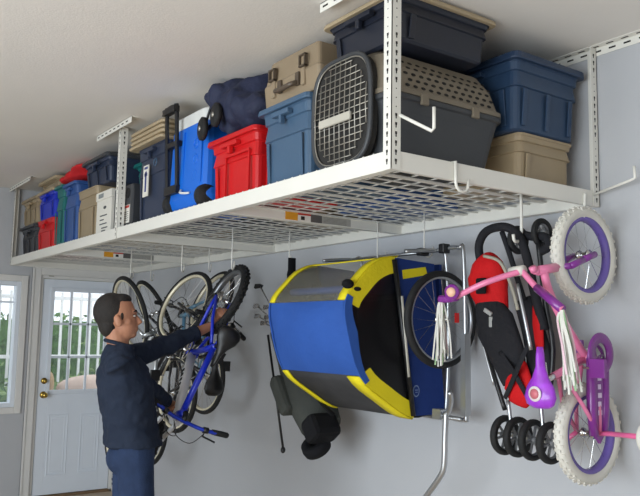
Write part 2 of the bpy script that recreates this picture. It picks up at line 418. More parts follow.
def tote(label, x0, x1, y0, y1, z0, z1, bm_, lm=None, taper=.9, group=None, handle=True, lidh=.03, ribs=2, stamp=None, name='storage_tote', cat='storage bin', rot=0):
    cx, cy = (x0+x1)/2, (y0+y1)/2; sx, sy = x1-x0, y1-y0; T = thing(name, label, cat, (cx, cy, z0), group)
    zb = z1-(lidh if lm else 0); w = MB(); H = zb-z0
    prof = [(0, taper, -.012), (.01, taper, 0), (H*.62, taper+(1-taper)*.55, -.008), (H*.63, taper+(1-taper)*.62, 0), (H*.84, .965, -.008), (H*.85, .985, -.004), (H-.012, .985, 0), (H-.012, 1, 0), (H, 1, 0)]
    w.loft([rrect(cx, cy, sx*k-.02+o*2, sy*k-.02+o*2, z0+h) for h, k, o in prof], bm_, smooth=False)
    # ribs on the visible faces
    zt = z0+H*.6; zl = z0+H*.08
    for k in range(ribs+1):
        f = -.33+.66*k/max(ribs, 1)
        for dx, dy in ((0, -1), (1, 0)):
            L = sx if dx == 0 else sy; wd = L*.05
            for zz0, zz1 in ((zl, zt),):
                tk0 = taper; tk1 = taper+(1-taper)*.5
                for q in (0,):
                    if dx == 0:
                        A = [(cx+f*sx-wd/2, cy-sy*tk0/2+.008, zz0), (cx+f*sx-wd/2, cy-sy*tk1/2+.008, zz1)]; B = [(cx+f*sx+wd/2, cy-sy*tk0/2+.008, zz0), (cx+f*sx+wd/2, cy-sy*tk1/2+.008, zz1)]; n = (0, -1, 0)
                    else:
                        A = [(cx+sx*tk0/2-.008, cy+f*sy-wd/2, zz0), (cx+sx*tk1/2-.008, cy+f*sy-wd/2, zz1)]; B = [(cx+sx*tk0/2-.008, cy+f*sy+wd/2, zz0), (cx+sx*tk1/2-.008, cy+f*sy+wd/2, zz1)]; n = (1, 0, 0)
                    w.strip(A, B, n, .008, bm_)
    w.build('body', T, bevel=.004)
    if handle:
        w = MB(); w.box((cx, y0+.0, zb-.035), (sx*.34, .03, .022), bm_); w.box((cx, y0+.0, zb-.06), (sx*.05, .025, .045), bm_)
        w.build('handle', T, bevel=.004)
    if lm:
        w = MB(); w.loft([rrect(cx, cy, sx+.016, sy+.016, zb-.008), rrect(cx, cy, sx+.02, sy+.02, zb-.002), rrect(cx, cy, sx+.014, sy+.014, z1-.012), rrect(cx, cy, sx-.04, sy-.04, z1-.01), rrect(cx, cy, sx-.06, sy-.06, z1)], lm, smooth=False)
        w.build('lid', T, bevel=.002)
    if stamp: stamp(T, cx, cy, sx, sy, z0, H)
    return T
def openbox(T, x0, x1, y0, y1, z0, z1, m): pass
y0 = -1.195
# far end
tote('charcoal tote at the far end of the far rack, under a tan tote', .06, .58, y0, -.62, ZD, 2.50, DGREY, DGREY)
tote('upside down tan tote stacked on the farthest charcoal tote', .07, .57, y0, -.62, 2.502, 2.76, TAN, TAN, taper=.94)
tote('red tote under the bright blue tote near the back wall', .61, 1.11, y0, -.62, ZD, 2.49, REDP, None, taper=.93, ribs=1)
tote('bright blue tote stacked on a red tote near the back wall', .615, 1.105, y0, -.62, 2.492, 2.76, BLUEP, TANL, taper=.93, ribs=1)
tote('tan lidded tote topmost by the far end, wedged under the ceiling', .60, 1.13, y0+.01, -.62, 2.762, 2.86, TAN, TANL, handle=False, ribs=0)
tote('narrow teal tote beside the red and blue totes', 1.15, 1.37, y0, -.62, ZD, 2.74, TEAL, TEAL, taper=.95, ribs=1, handle=False)
tote('tall mid blue tote under the red cloth bag', 1.39, 1.72, y0, -.62, ZD, 2.72, MIDB, MIDB, taper=.94, ribs=1)
# red bag
def blob_bag(name, label, cat, parts, m, vox=.012, disp=.02, extra=None, ds=.12):
    w = MB()
    for c, dd, R in parts: w.ell(c, dd, m, R)
    o = w.build(name); rm = o.modifiers.new('r', 'REMESH'); rm.mode = 'VOXEL'; rm.voxel_size = vox; rm.use_smooth_shade = True
    sm_ = o.modifiers.new('s', 'SMOOTH'); sm_.iterations = 3
    tx = bpy.data.textures.new(name+'_t', 'CLOUDS'); tx.noise_scale = ds
    dm = o.modifiers.new('d', 'DISPLACE'); dm.texture = tx; dm.strength = disp; dm.mid_level = .5
    return o
def E(ax, ang): return Matrix.Rotation(ang, 3, ax)
REDC = mat('red_cloth', s(205, 28, 34), .8, bump=.3, bscale=120)
o = blob_bag('cloth_bag', '', '', [((1.45, -1.04, 2.785), (.26, .16, .05), None), ((1.62, -1.06, 2.82), (.16, .15, .045), E('Y', -.15)), ((1.28, -1.05, 2.785), (.13, .14, .04), None)], REDC, .012, .03)
tag(o, 'crumpled red cloth bag lying on the blue and teal totes', 'bag')
tote('tall tan tote standing right of the mid blue tote', 1.74, 2.2, y0, -.62, ZD, 2.60, TAN, None, taper=.95, ribs=1, handle=False)
tote('dark navy lidded tote stacked on the tan tote, left of the post', 1.86, 2.42, y0, -.6, 2.602, 2.82, NAVY, DGREY, ribs=2)
# white office box
w = thing('file_box', 'white printed cardboard file box left of the middle post', 'cardboard box', (2.39, -.95, ZD))
WB = mat('white_card', s(228, 224, 214), .7, var=.03); INK = mat('print_ink', s(80, 82, 84), .7)
q = MB(); q.bx(2.25, 2.55, y0, -.8, ZD, 2.46, WB)
q.build('carton', w, bevel=.003)
q = MB(); q.bx(2.243, 2.557, y0-.006, -.795, 2.46, 2.52, WB); q.build('lid', w, bevel=.003)
q = MB(); q.ell((2.42, y0-.0, 2.40), (.03, .004, .012), INK); 
for z, a, b in ((2.34, .06, .2), (2.31, .06, .14), (2.28, .06, .2), (2.25, .1, .22), (2.23, .1, .18)): q.bx(2.27+a, 2.27+b, y0-.002, y0, z, z+.008, INK)
q.bx(2.30, 2.40, y0-.008, y0-.006, 2.475, 2.505, mat('print_grey', s(140, 145, 145), .7)); q.build('printing', w)
tote('teal tote lying behind the middle post above the dark crate', 2.435, 2.94, -1.0, -.5, 2.525, 2.74, TEAL, TEAL, handle=False)
tote('grey tote supporting the teal one behind the white file box', 2.40, 2.94, -.77, -.56, ZD, 2.52, DGREY, DGREY, handle=False)
w = thing('equipment_case', 'dark grey case with two round openings and a red and white label', 'case', (2.76, -1.0, ZD))
q = MB(); q.bx(2.60, 2.93, y0, -.8, ZD, 2.50, DGREY); q.build('body', w, bevel=.012)
q = MB()
for x in (2.73, 2.86): q.cyl((x, y0-.0, 2.44), (0, 1, 0), .035, .006, HOLE)
q.build('opening', w)
q = MB(); q.bx(2.76, 2.9, y0-.003, y0, 2.24, 2.36, WB); q.bx(2.765, 2.895, y0-.004, y0-.003, 2.34, 2.356, MATS['sticker_red'])
for k in range(5): q.bx(2.775, 2.885, y0-.004, y0-.003, 2.255+k*.014, 2.26+k*.014, MATS['sticker_print'])
q.build('label_sticker', w)
def navy_label(T, cx, cy, sx, sy, z0, H):
    q = MB(); y = y0-.004; b = mat('label_blue', s(60, 70, 130), .5)
    q.bx(cx-.075, cx+.005, y, y+.006, z0+.17, z0+.37, WB); q.bx(cx-.045, cx-.02, y-.001, y, z0+.2, z0+.33, b); q.bx(cx-.055, cx-.01, y-.001, y, z0+.3, z0+.32, b); q.bx(cx-.06, cx-.005, y-.001, y, z0+.345, z0+.36, b)
    q.build('label_sticker', T)
    q = MB(); q.torus((cx+.1, y+.004, z0+.37), (0, 1, 0), .022, .004, SLATE, 20, 6); q.build('maker_emblem', T)
tote('tall navy tote with a white label, stacked tan lids on top', 2.96, 3.42, y0, -.62, ZD, 2.70, NAVY, None, taper=.93, ribs=0, stamp=navy_label)
for k in range(4):
    w = MB(); a = .02*k; z = 2.702+k*.03; dx = random.uniform(-.015, .015)
    w.loft([rrect(3.19+dx, -.93, .52, .6, z), rrect(3.19+dx, -.93, .53, .61, z+.012), rrect(3.19+dx, -.93, .5, .58, z+.028)], TANL, smooth=False)
    o = w.build('tote_lid', bevel=.003)
    tag(o, ['lowest of the four tan lids stacked on the navy tote', 'second lowest tan lid in the stack on the navy tote', 'third tan lid in the stack on the navy tote, under the topmost', 'topmost tan lid stacked on the navy tote under the ceiling'][k], 'lid', 'tan lids stacked on the navy tote')
# rolling cooler, stood on end
CB = mat('cooler_blue', s(22, 108, 215), .4, var=.04); WH = mat('cooler_white', s(225, 226, 222), .4)
T = thing('rolling_cooler', 'bright blue wheeled cooler standing upright with a black pull handle', 'cooler', (3.72, -.95, ZD))
w = MB(); w.loft([rrect(3.72, -.95, .47, .46, ZD+.03, .05), rrect(3.72, -.95, .5, .5, ZD+.08, .05), rrect(3.72, -.95, .48, .49, ZD+.12, .05), rrect(3.72, -.95, .46, .47, ZD+.5, .05)], CB, smooth=False); w.build('body', T, bevel=.006)
w = MB(); w.loft([rrect(3.72, -.95, .45, .46, ZD+.5, .05), rrect(3.72, -.95, .45, .46, ZD+.57, .05), rrect(3.72, -.95, .40, .42, ZD+.585, .05)], WH, smooth=False); w.build('lid', T, bevel=.004)
w = MB(); w.tube(smooth_path([(3.51, -1.205, ZD+.14), (3.51, -1.225, ZD+.6), (3.525, -1.23, ZD+.635), (3.63, -1.23, ZD+.635), (3.645, -1.225, ZD+.6), (3.645, -1.205, ZD+.14)], 5), .013, BLKP, 8)
w.bx(3.495, 3.66, -1.22, -1.185, ZD+.12, ZD+.17, BLKP); w.bx(3.495, 3.66, -1.225, -1.19, ZD+.4, ZD+.43, BLKP); w.bx(3.495, 3.66, -1.25, -1.215, ZD+.6, ZD+.635, BLKP); w.build('pull_handle', T, bevel=.003)
for x in (3.51, 3.93):
    w = MB(); w.rev([(0, -.03), (.06, -.03), (.068, -.015), (.068, .015), (.06, .03), (0, .03)], (x, -1.16, ZD+.07), (1, 0, 0), RUB, 24, closed=False); w.build('wheel', T)
w = MB(); w.tube(smooth_path([(3.70, -1.205, ZD+.13), (3.73, -1.225, ZD+.11), (3.78, -1.225, ZD+.10), (3.81, -1.205, ZD+.1)], 4), .007, WH, 6); w.build('side_latch', T)
w = MB()
for z in (.2, .29, .38): w.torus((3.84, -1.188, ZD+z), (0, 1, 0), .025, .007, CB, 18, 6)
for x in (3.685, 3.91): w.bx(x, x+.012, -1.195, -1.18, ZD+.15, ZD+.47, CB)
w.build('moulded_trim', T)
def red_ribs(T, cx, cy, sx, sy, z0, H):
    w = MB(); t = .012
    w.box((cx-sx*.12, y0+.012, z0+H*.4), (t, .01, H*.66), REDP); w.box((cx+sx*.36, y0+.012, z0+H*.4), (t, .01, H*.66), REDP); w.box((cx+sx*.12, y0+.01, z0+H*.72), (sx*.5, .01, t), REDP); w.build('raised_panel', T)
tote('bright red tote under the folded navy stroller bag', 4.0, 4.5, y0, -.62, ZD, 2.56, REDP, REDP, taper=.93, ribs=0, stamp=red_ribs)
# folded navy bag with wheels
NC = mat('navy_cloth', s(34, 40, 66), .75, var=.15, bump=.4, bscale=40)
T = thing('folded_travel_stroller', 'folded navy fabric stroller with small black wheels, lying on the red tote', 'stroller', (4.3, -1.0, 2.6))
w = MB(); rr = lambda a, b: Matrix.Rotation(a, 3, 'Y') @ Matrix.Rotation(b, 3, 'X')
for c, dd, R in (((4.2, -1.04, 2.72), (.22, .18, .145), rr(.1, 0)), ((4.34, -1.02, 2.675), (.2, .19, .11), rr(.35, 0)), ((4.08, -1.06, 2.77), (.13, .16, .10), rr(-.1, 0)), ((4.15, -1.08, 2.64), (.12, .1, .06), None), ((4.12, -1.05, 2.83), (.11, .12, .045), rr(.15, 0)), ((4.28, -1.03, 2.79), (.14, .13, .06), rr(.4, 0))): w.ell(c, dd, NC, R)
o = w.build('folded_fabric', T)
rm = o.modifiers.new('r', 'REMESH'); rm.mode = 'VOXEL'; rm.voxel_size = .01; rm.use_smooth_shade = True
tx = bpy.data.textures.new('fold_t', 'MUSGRAVE'); tx.noise_scale = .12
dm = o.modifiers.new('d', 'DISPLACE'); dm.texture = tx; dm.strength = .03; dm.mid_level = .5
for x, z, yy in ((4.0, 2.625, -1.23), (4.16, 2.665, -1.235)):
    w = MB(); w.rev([(0, -.018), (.05, -.018), (.064, -.01), (.064, .01), (.05, .018), (0, .018)], (x, yy, z), (.2, 1, 0), RUB, 24, closed=False); wh = w.build('wheel', T)
    w = MB(); w.rev([(0, -.024), (.014, -.022), (.016, .0), (.016, .022), (0, .022)], (x, yy, z), (.2, 1, 0), GALV, 12, closed=False); w.build('hub', wh)
w = MB(); w.tube([(4.0, -1.2, 2.63), (4.12, -1.16, 2.70), (4.35, -1.1, 2.72)], .011, BLKP, 8); w.tube([(3.97, -1.2, 2.66), (3.96, -1.16, 2.79), (4.15, -1.1, 2.83)], .008, BLKP, 8); w.build('frame_tube', T)
tote('slate blue tote under the tan hard case, left of the crate', 4.53, 4.95, y0, -.62, ZD, 2.61, SLATE, SLATE, taper=.92, ribs=1)
# tan hard case with handle
T = thing('hard_case', 'tan hard plastic tool case with brown handle standing on the slate blue tote', 'case', (4.74, -1.0, 2.612))
TC = plastic('case_tan', s(150, 132, 108), .5); HB = plastic('handle_brown', s(86, 74, 62), .4)
w = MB(); w.loft([rrect(4.76, -.98, .46, .36, 2.612, .02), rrect(4.76, -.98, .47, .38, 2.72, .02), rrect(4.76, -.98, .45, .37, 2.73, .02), rrect(4.76, -.98, .40, .34, 2.84, .02)], TC, smooth=False)
for x in (4.61, 4.86): w.bx(x, x+.03, -1.178, -1.16, 2.65, 2.8, TC)
w.build('shell', T, bevel=.006)
w = MB(); w.tube(smooth_path([(4.69, -1.17, 2.675), (4.695, -1.205, 2.66), (4.76, -1.21, 2.655), (4.825, -1.205, 2.66), (4.83, -1.17, 2.675)], 5), .012, HB, 8); w.bx(4.67, 4.7, -1.18, -1.165, 2.66, 2.72, HB); w.bx(4.82, 4.85, -1.18, -1.165, 2.66, 2.72, HB); w.build('handle', T)
for x in (4.6, 4.86):
    w = MB()
    for a in ((0, .05, .0, .008), (0, .05, .052, .06), (0, .008, 0, .06), (.042, .05, 0, .06)): w.bx(x+a[0], x+a[1], -1.19, -1.17, 2.73+a[2], 2.73+a[3], HB)
    w.build('latch', T, bevel=.002)

# pet crate
CT = plastic('crate_top', s(122, 112, 96), .5); CBm = plastic('crate_bottom', s(60, 62, 65), .5); WIRE = mat('crate_wire', s(170, 165, 155), .35, .6)
cx, kx = 5.29, .43; ky0, ky1 = -1.17, -.50
T = thing('pet_crate', 'large grey and taupe pet crate with a black wire door behind the front post', 'pet crate', (cx, -.83, ZD))
zk = lambda h: ZD+h
def crect(sx, ya, yb, z, r=.06): return rrect(cx, (ya+yb)/2, sx, yb-ya, z, r, 4)
w = MB(); w.loft([crect(.34, -1.12, -.57, zk(.0)), crect(.37, -1.14, -.55, zk(.03)), crect(.42, -1.165, -.515, zk(.2)), crect(.44, -1.175, -.505, zk(.24)), crect(.46, -1.185, -.495, zk(.245)), crect(.46, -1.185, -.495, zk(.265))], CBm, smooth=False)
w.build('lower_shell', T, bevel=.004)
w = MB(); w.loft([crect(.46, -1.185, -.495, zk(.266)), crect(.46, -1.185, -.495, zk(.285)), crect(.44, -1.175, -.505, zk(.29)), crect(.40, -1.165, -.53, zk(.38)), crect(.33, -1.15, -.57, zk(.445)), crect(.22, -1.12, -.62, zk(.475))], CT, smooth=False)
# ventilation slots in the upper side facing the near end
for row in range(5):
    for k in range(12):
        zz = .305+row*.026; t = (zz-.29)/.09; xx = cx+(.44-.04*min(t, 1)-(.07*max(0, (zz-.38)/.065)))/2
        yy = -1.08+k*.044+(row % 2)*.02
        if yy > -.56-max(0, zz-.36)*.5: continue
        n = V((1, 0, .22 if zz < .38 else .55)).normalized(); upv = V((-n.z, 0, n.x))
        c = V((xx+.0015, yy, zk(zz)))
        w.slab([c+V((0, 1, 0))*math.cos(a)*.013+upv*math.sin(a)*.0065 for a in [2*PI*i/10 for i in range(10)]], n, .001, HOLE)
w.build('upper_shell', T, bevel=.003)
for (y_, zz) in ((-1.0, .255), (-.7, .255)): MB().box((cx+.232, y_, zk(zz)), (.014, .04, .045), CT).build('side_clip', T, bevel=.004)
# door frame + wire door on the face toward the room
def dpt(u, v, off=0):     # door plane: u across, v up
    return V((cx-.022+u*.80, -1.207+off, zk(v)))
out = [dpt(.215*math.copysign(abs(math.cos(a))**.55, math.cos(a)), .235+.225*math.copysign(abs(math.sin(a))**.6, math.sin(a))) for a in [2*PI*i/40 for i in range(40)]]
MB().slab([p+V((0, .008, 0)) for p in out], (0, 1, 0), .03, mat('crate_inside', s(40, 38, 36), .8)).build('door_recess', T)
w = MB(); w.tube(out, .010, CBm, 8, closed=True); 
inn = [(p-dpt(0, .235))*.955+dpt(0, .235) for p in out]; w.tube(inn, .0035, WIRE, 5, closed=True); dr = w.build('wire_door', T)
w = MB()
for k in range(11):
    u = -.19+.38*k/10; h = .225*(1-(abs(u)/.215)**(1/.55*1.0))**.6*.96 if abs(u) < .214 else 0
    w.tube([dpt(u, .235-h, -.004), dpt(u, .235, -.01), dpt(u, .235+h, -.004)], .0022, WIRE, 5)
for k in range(15):
    v = .04+.39*k/14; q = abs(v-.235)/.225; h = .205*(1-q**(1/.6))**.55
    w.tube([dpt(-h, v, -.006), dpt(h, v, -.006)], .0022, WIRE, 5)
w.build('wire_grid', dr)
w = MB(); w.box(dpt(-.02, .2, -.018), (.19, .015, .035), mat('latch_pale', s(190, 185, 172), .4)); w.build('door_latch', dr, bevel=.005)
w = MB(); w.box((cx-.03, -1.19, zk(.02)), (.1, .02, .018), mat('tag_white', s(215, 215, 215), .5)); w.build('care_tag', T, bevel=.003)
T.location.x = 5.235; T.location.y = -.845; T.scale = (1.12, .96, 1)

tote('dark navy tote with a tan lid lying on the pet crate under the ceiling', 5.03, 5.52, -1.17, -.62, zk(.477), 2.882, DKB, TANL, taper=.9, ribs=0, lidh=.022)
tote('low tan tote under the big blue one beside the grey wall', 4.98, 5.52, -.47, -.07, ZD, 2.425, TAN, None, taper=.93, ribs=0)
tote('large denim blue lidded tote stacked on the low tan one by the wall', 4.97, 5.55, -.525, -.05, 2.427, 2.775, DENIM, DENL, taper=.9, ribs=2, lidh=.035)
# second row of totes against the wall, seen through the wire deck
for x0_, x1_, m_, lab in ((.3, .95, DGREY, 'charcoal tote against the wall behind the farthest totes'), (1.0, 1.6, NAVY, 'navy tote against the wall behind the red and teal totes'),
                          (1.65, 2.35, TAN, 'tan tote against the wall behind the mid blue tote'), (3.1, 3.6, DGREY, 'charcoal tote against the wall behind the navy one'),
                          (3.65, 4.15, TAN, 'tan tote against the wall behind the wheeled cooler'), (4.2, 4.85, MIDB, 'blue tote against the wall behind the red one')):
    tote(lab, x0_, x1_, -.54, -.06, ZD, 2.58, m_, m_, handle=False, ribs=1)

# ------------------------------------------------------------------ bicycles
def frame_mat(origin, fwd, up):
    f = V(fwd).normalized(); u = V(up); u = (u-f*u.dot(f)).normalized(); l = u.cross(f)
    M = Matrix((f, l, u)).transposed().to_4x4(); M.translation = V(origin); return M
def wheel(parent, name, M, c, ax, R, tr, tyre, rim, spoke=None, n=18, knob=False, rimw=None, hub=None, seg=44, rimh=.016):
    c = V(c); ax = V(ax).normalized(); rimw = rimw or tr*.8
    w = MB(); Ro = R-tr*1.55
    w.rev([(Ro+.004, -rimw), (Ro-rimh, -rimw*.75), (Ro-rimh, rimw*.75), (Ro+.004, rimw), (Ro-.003, 0)], c, ax, rim, seg)
    rimo = w.build(name, parent, M=M)
    w = MB(); w.rev([(R-tr+tr*math.cos(a), tr*math.sin(a)) for a in [2*PI*i/12 for i in range(12)]], c, ax, tyre, seg)
    if knob:
        x, y = frame_of(ax); kn = 34
        for i in range(kn*2):
            a = PI*i/kn; d = x*math.cos(a)+y*math.sin(a); t = ax.cross(d)
            for off in ((-.7, .25) if i % 2 else (-.25, .7)):
                p = c+d*(R-tr+tr*math.cos(off)*1.02)+ax*tr*math.sin(off)
                nn = (d*math.cos(off)+ax*math.sin(off))
                Rm = Matrix((t, ax.cross(nn).cross(nn)*0+nn.cross(t), nn)).transposed()
                w.box(p, (.011 if R < .25 else .014, .010, .007 if R < .25 else .01), tyre, Rm)
    w.build('tyre', rimo, M=M)
    w = MB(); x, y = frame_of(ax)
    for i in range(n):
        a = 2*PI*i/n; b = a+(.5 if (i//2) % 2 else -.5); sd = .022*(1 if i % 2 else -1)
        w.tube([c+(x*math.cos(b)+y*math.sin(b))*.02+ax*sd, c+(x*math.cos(a)+y*math.sin(a))*(Ro-.01)], .0011, spoke or CHROME, 3)
    w.build('spokes', rimo, M=M)
    w = MB(); w.rev([(.0, -.045), (.008, -.045), (.008, -.03), (.022, -.026), (.022, -.02), (.013, -.016), (.013, .016), (.022, .02), (.022, .026), (.008, .03), (.008, .045), (0, .045)], c, ax, hub or CHROME, 14, closed=False); w.build('hub', rimo, M=M)
    return rimo
def saddle_mesh(w, M4, L, W, m):
    # M4: saddle frame, x forward (nose), y left, z up, origin at rear centre of the top
    prof = [(0, .5, .0), (.06, .85, .012), (.18, 1, .014), (.34, .86, .01), (.5, .5, .004), (.68, .27, .0), (.88, .22, .0), (1, .12, -.004)]
    rings = []
    for t, wd, dz in prof:
        hw = W/2*wd; th = .045*(.5+.5*wd); ring = []
        for k in range(12):
            a = 2*PI*k/12; ring.append(M4 @ V((t*L, hw*math.cos(a), dz-th/2+th/2*math.sin(a)-(.012*abs(math.cos(a))))))
        rings.append(ring)
    w.loft(rings, m)
def bicycle(name, label, M, o, group=None, cat='bicycle'):
    g = o.get
    R, wb, tr = o['R'], o['wb'], o['tr']; Rf = g('Rf', R)
    T = thing(name, label, cat, M @ V((wb*.5, 0, .2)), group)
    fm, km = o['frame'], o.get('fork', o['frame'])
    rh = V((0, 0, 0)); fh = V((wb, 0, 0)); bb = V(g('bb', (wb*.41, 0, -.04))); st = V(g('st', (wb*.3, 0, .4))); ht = V(g('ht', (wb*.83, 0, .42))); hb = V(g('hb', (wb*.88, 0, .30)))
    r = g('tube', .015)
    ax = (ht-hb).normalized(); steer = g('steer', 0); Q = Quaternion(ax, steer).to_matrix()
    S = lambda p: hb+Q @ (V(p)-hb)
    # frame
    w = MB(); hw = .055
    w.tube([hb-ax*.01, ht+ax*.01], r*1.25, fm, 12)
    if 'mainpath' in o: w.tube(smooth_path(o['mainpath'], 6), r*1.1, fm, 10)
    else: w.tube([ht-ax*.03, st], r, fm, 10); w.tube([hb+ax*.02, bb], r*g('downr', 1.2), g('downm', fm), 10)
    w.tube([bb, st+(st-bb).normalized()*.02], r, fm, 10)
    for s_ in (-1, 1):
        w.tube([rh+V((0, s_*hw, 0)), rh+V((.1, s_*hw, (bb.z-rh.z)*.25)), bb+V((-.03, s_*.025, 0))], r*.6, g('staym', fm), 8)
        w.tube([rh+V((0, s_*hw, 0)), (rh+st)/2+V((0, s_*hw*.9, 0)), st+V((-.01, s_*.015, -.03))], r*.55, g('staym', fm), 8)
    w.cyl(bb, (0, 1, 0), .024, .075, fm, 16)
    w.build('frame', T, M=M)
    # fork
    w = MB(); cr = hb-ax*.03
    w.tube([S(cr+V((0, -.05, 0))), S(cr+V((0, .05, 0)))], .014, km, 8)
    lo = fh
    for s_ in (-1, 1):
        e = lo+V((0, s_*.052, 0)); c0 = cr+V((0, s_*.05, 0))
        mid = c0*.5+e*.5-ax.cross(V((0, 1, 0)))*g('rake', .0)
        w.tube([S(c0), S(mid)], g('fr', .014), km, 10); w.tube([S(mid), S(e)], g('fr', .014)*g('frl', .85), g('forklow', km), 10)
    fk = w.build('fork', T, M=M)
    if g('front', True):
        wheel(T, 'front_wheel', M, S(fh), Q @ V((0, 1, 0)), Rf, tr, o['tyre'], o['rim'], n=g('spk', 18), knob=g('knob', False), rimw=g('rimw'), hub=g('hubm'), rimh=g('rimh', .016))
    wheel(T, 'rear_wheel', M, rh, (0, 1, 0), R, tr, o['tyre'], o['rim'], n=g('spk', 18), knob=g('knob', False), rimw=g('rimw'), hub=g('hubm'), rimh=g('rimh', .016))
    # stem + bar
    sm_ = g('stemm', BLKP); top = ht+ax*g('stemh', .05); fw = V((1, 0, 0)); fw = (fw-ax*fw.dot(ax)).normalized()
    cl = top+fw*g('stemr', .06)+ax*.01
    w = MB(); w.tube([S(ht), S(top)], .013, sm_, 10); w.tube([S(top), S(cl)], .015, sm_, 10); w.build('stem', T, M=M)
    if g('bar', 'flat') == 'flat':
        bw = g('barw', .28); rise = g('rise', .03)
        pts = [cl+V((0, -bw, 0))+ax*rise-fw*.03, cl+V((0, -bw*.5, 0))+ax*rise, cl+V((0, -bw*.2, 0)), cl+V((0, bw*.2, 0)), cl+V((0, bw*.5, 0))+ax*rise, cl+V((0, bw, 0))+ax*rise-fw*.03]
        pts = [S(p) for p in smooth_path(pts, 5)]
        h = MB().tube(pts, .011, g('barm', BLKP), 10).build('handlebar', T, M=M)
        for e, s_ in ((0, -1), (-1, 1)):
            a = pts[e]; b = pts[6] if e == 0 else pts[-7]; dd = (a-b).normalized()
            q = MB().tube([a-dd*.10, a-dd*.06, a-dd*.005, a+dd*.004], [.015, .0165, .0165, .012], g('gripm', RUB), 10); q.build('grip', h, M=M)
            fwS = Q @ fw; c0 = a-dd*.14
            q = MB(); q.cyl(c0, dd, .018, .03, BLKP, 10); q.tube([c0, c0+fwS*.035-dd*0-ax*.01, c0+fwS*.05+dd*.09-ax*.025], .0055, g('leverm', BLKP), 7); q.build('brake_lever', h, M=M)
            if g('cables', True):
                q = MB().tube(smooth_path([c0+fwS*.02, c0+fwS*.09-dd*.06, S(cl)+fwS*.08-ax*.03, S(hb)+fwS*.03], 5), .0025, BLKP, 5); q.build('cable', h, M=M)
    else:
        o['bar'](T, M)
    # seat
    sd = (st-bb).normalized(); sp = st+sd*g('posth', .12)
    MB().tube([st-sd*.03, sp], .0125, g('postm', CHROME), 10).build('seat_post', T, M=M)
    w = MB(); L, W = g('sadL', .26), g('sadW', .15)
    M4 = Matrix.Translation(sp+V((-.11*L/.26, 0, .04))); saddle_mesh(w, M4, L, W, g('sadm', BLKP)); sa = w.build('saddle', T, M=M)
    MB().tube([M4 @ V((.05, .02, -.03)), M4 @ V((.1, .02, -.045)), M4 @ V((.18, .02, -.03))], .004, CHROME, 5).tube([M4 @ V((.05, -.02, -.03)), M4 @ V((.1, -.02, -.045)), M4 @ V((.18, -.02, -.03))], .004, CHROME, 5).build('saddle_rails', sa, M=M)
    # cranks
    ca = g('crank', .5); cl_ = g('crl', .15); cd_ = V((math.cos(ca), 0, math.sin(ca))); cy = -.055
    w = MB(); w.cyl(bb, (0, 1, 0), .01, .13, CHROME, 8)
    w.rev([(g('ring', .075)-.012, -.002), (g('ring', .075), -.002), (g('ring', .075), .002), (g('ring', .075)-.012, .002)], bb+V((0, -.045, 0)), (0, 1, 0), g('ringm', GALV), 28)
    for k in range(4): a = k*PI/2+.3; w.tube([bb+V((0, -.045, 0)), bb+V((math.cos(a)*g('ring', .075)*.9, -.045, math.sin(a)*g('ring', .075)*.9))], .006, g('ringm', GALV), 5)
    for s_ in (-1, 1): w.tube([bb+V((0, s_*.06, 0)), bb+V((0, s_*.068, 0))+cd_*cl_*-s_], [.011, .008], g('crankm', BLKP), 8)
    ck = w.build('crankset', T, M=M)
    for s_ in (-1, 1):
        p = bb+V((0, s_*.11, 0))+cd_*cl_*-s_
        q = MB(); q.box(p, (.075, .07, .02), g('pedm', BLKP)); q.cyl(p-V((0, s_*.03, 0)), (0, 1, 0), .005, .08, CHROME, 8); q.build('pedal', T, M=M, bevel=.004)
    w = MB(); rr_ = g('ring', .075); cg = .03; y_ = -.045
    dirb = (bb-rh).normalized(); up = V((-dirb.z, 0, dirb.x))
    pts = [rh+up*cg+V((0, y_, 0)), bb+up*rr_+V((0, y_, 0)), bb+dirb*rr_+V((0, y_, 0)), bb-up*rr_+V((0, y_, 0)), rh-up*cg+V((0, y_, 0)), rh-dirb*cg+V((0, y_, 0))]
    w.tube(pts, .0035, g('chainm', RUB), 5, closed=True); w.build('chain', T, M=M)
    if g('gears'):
        w = MB()
        for k in range(5): w.cyl(rh+V((0, -.035-.004*k, 0)), (0, 1, 0), .045-.006*k, .002, GALV, 20)
        w.tube([rh+V((0, -.06, -.01)), rh+V((.0, -.06, -.06)), rh+V((.03, -.05, -.12))], .01, BLKP, 8); w.cyl(rh+V((0, -.05, -.055)), (0, 1, 0), .02, .008, BLKP, 12); w.cyl(rh+V((.03, -.05, -.12)), (0, 1, 0), .02, .008, BLKP, 12)
        w.build('rear_derailleur', T, M=M)
    return T

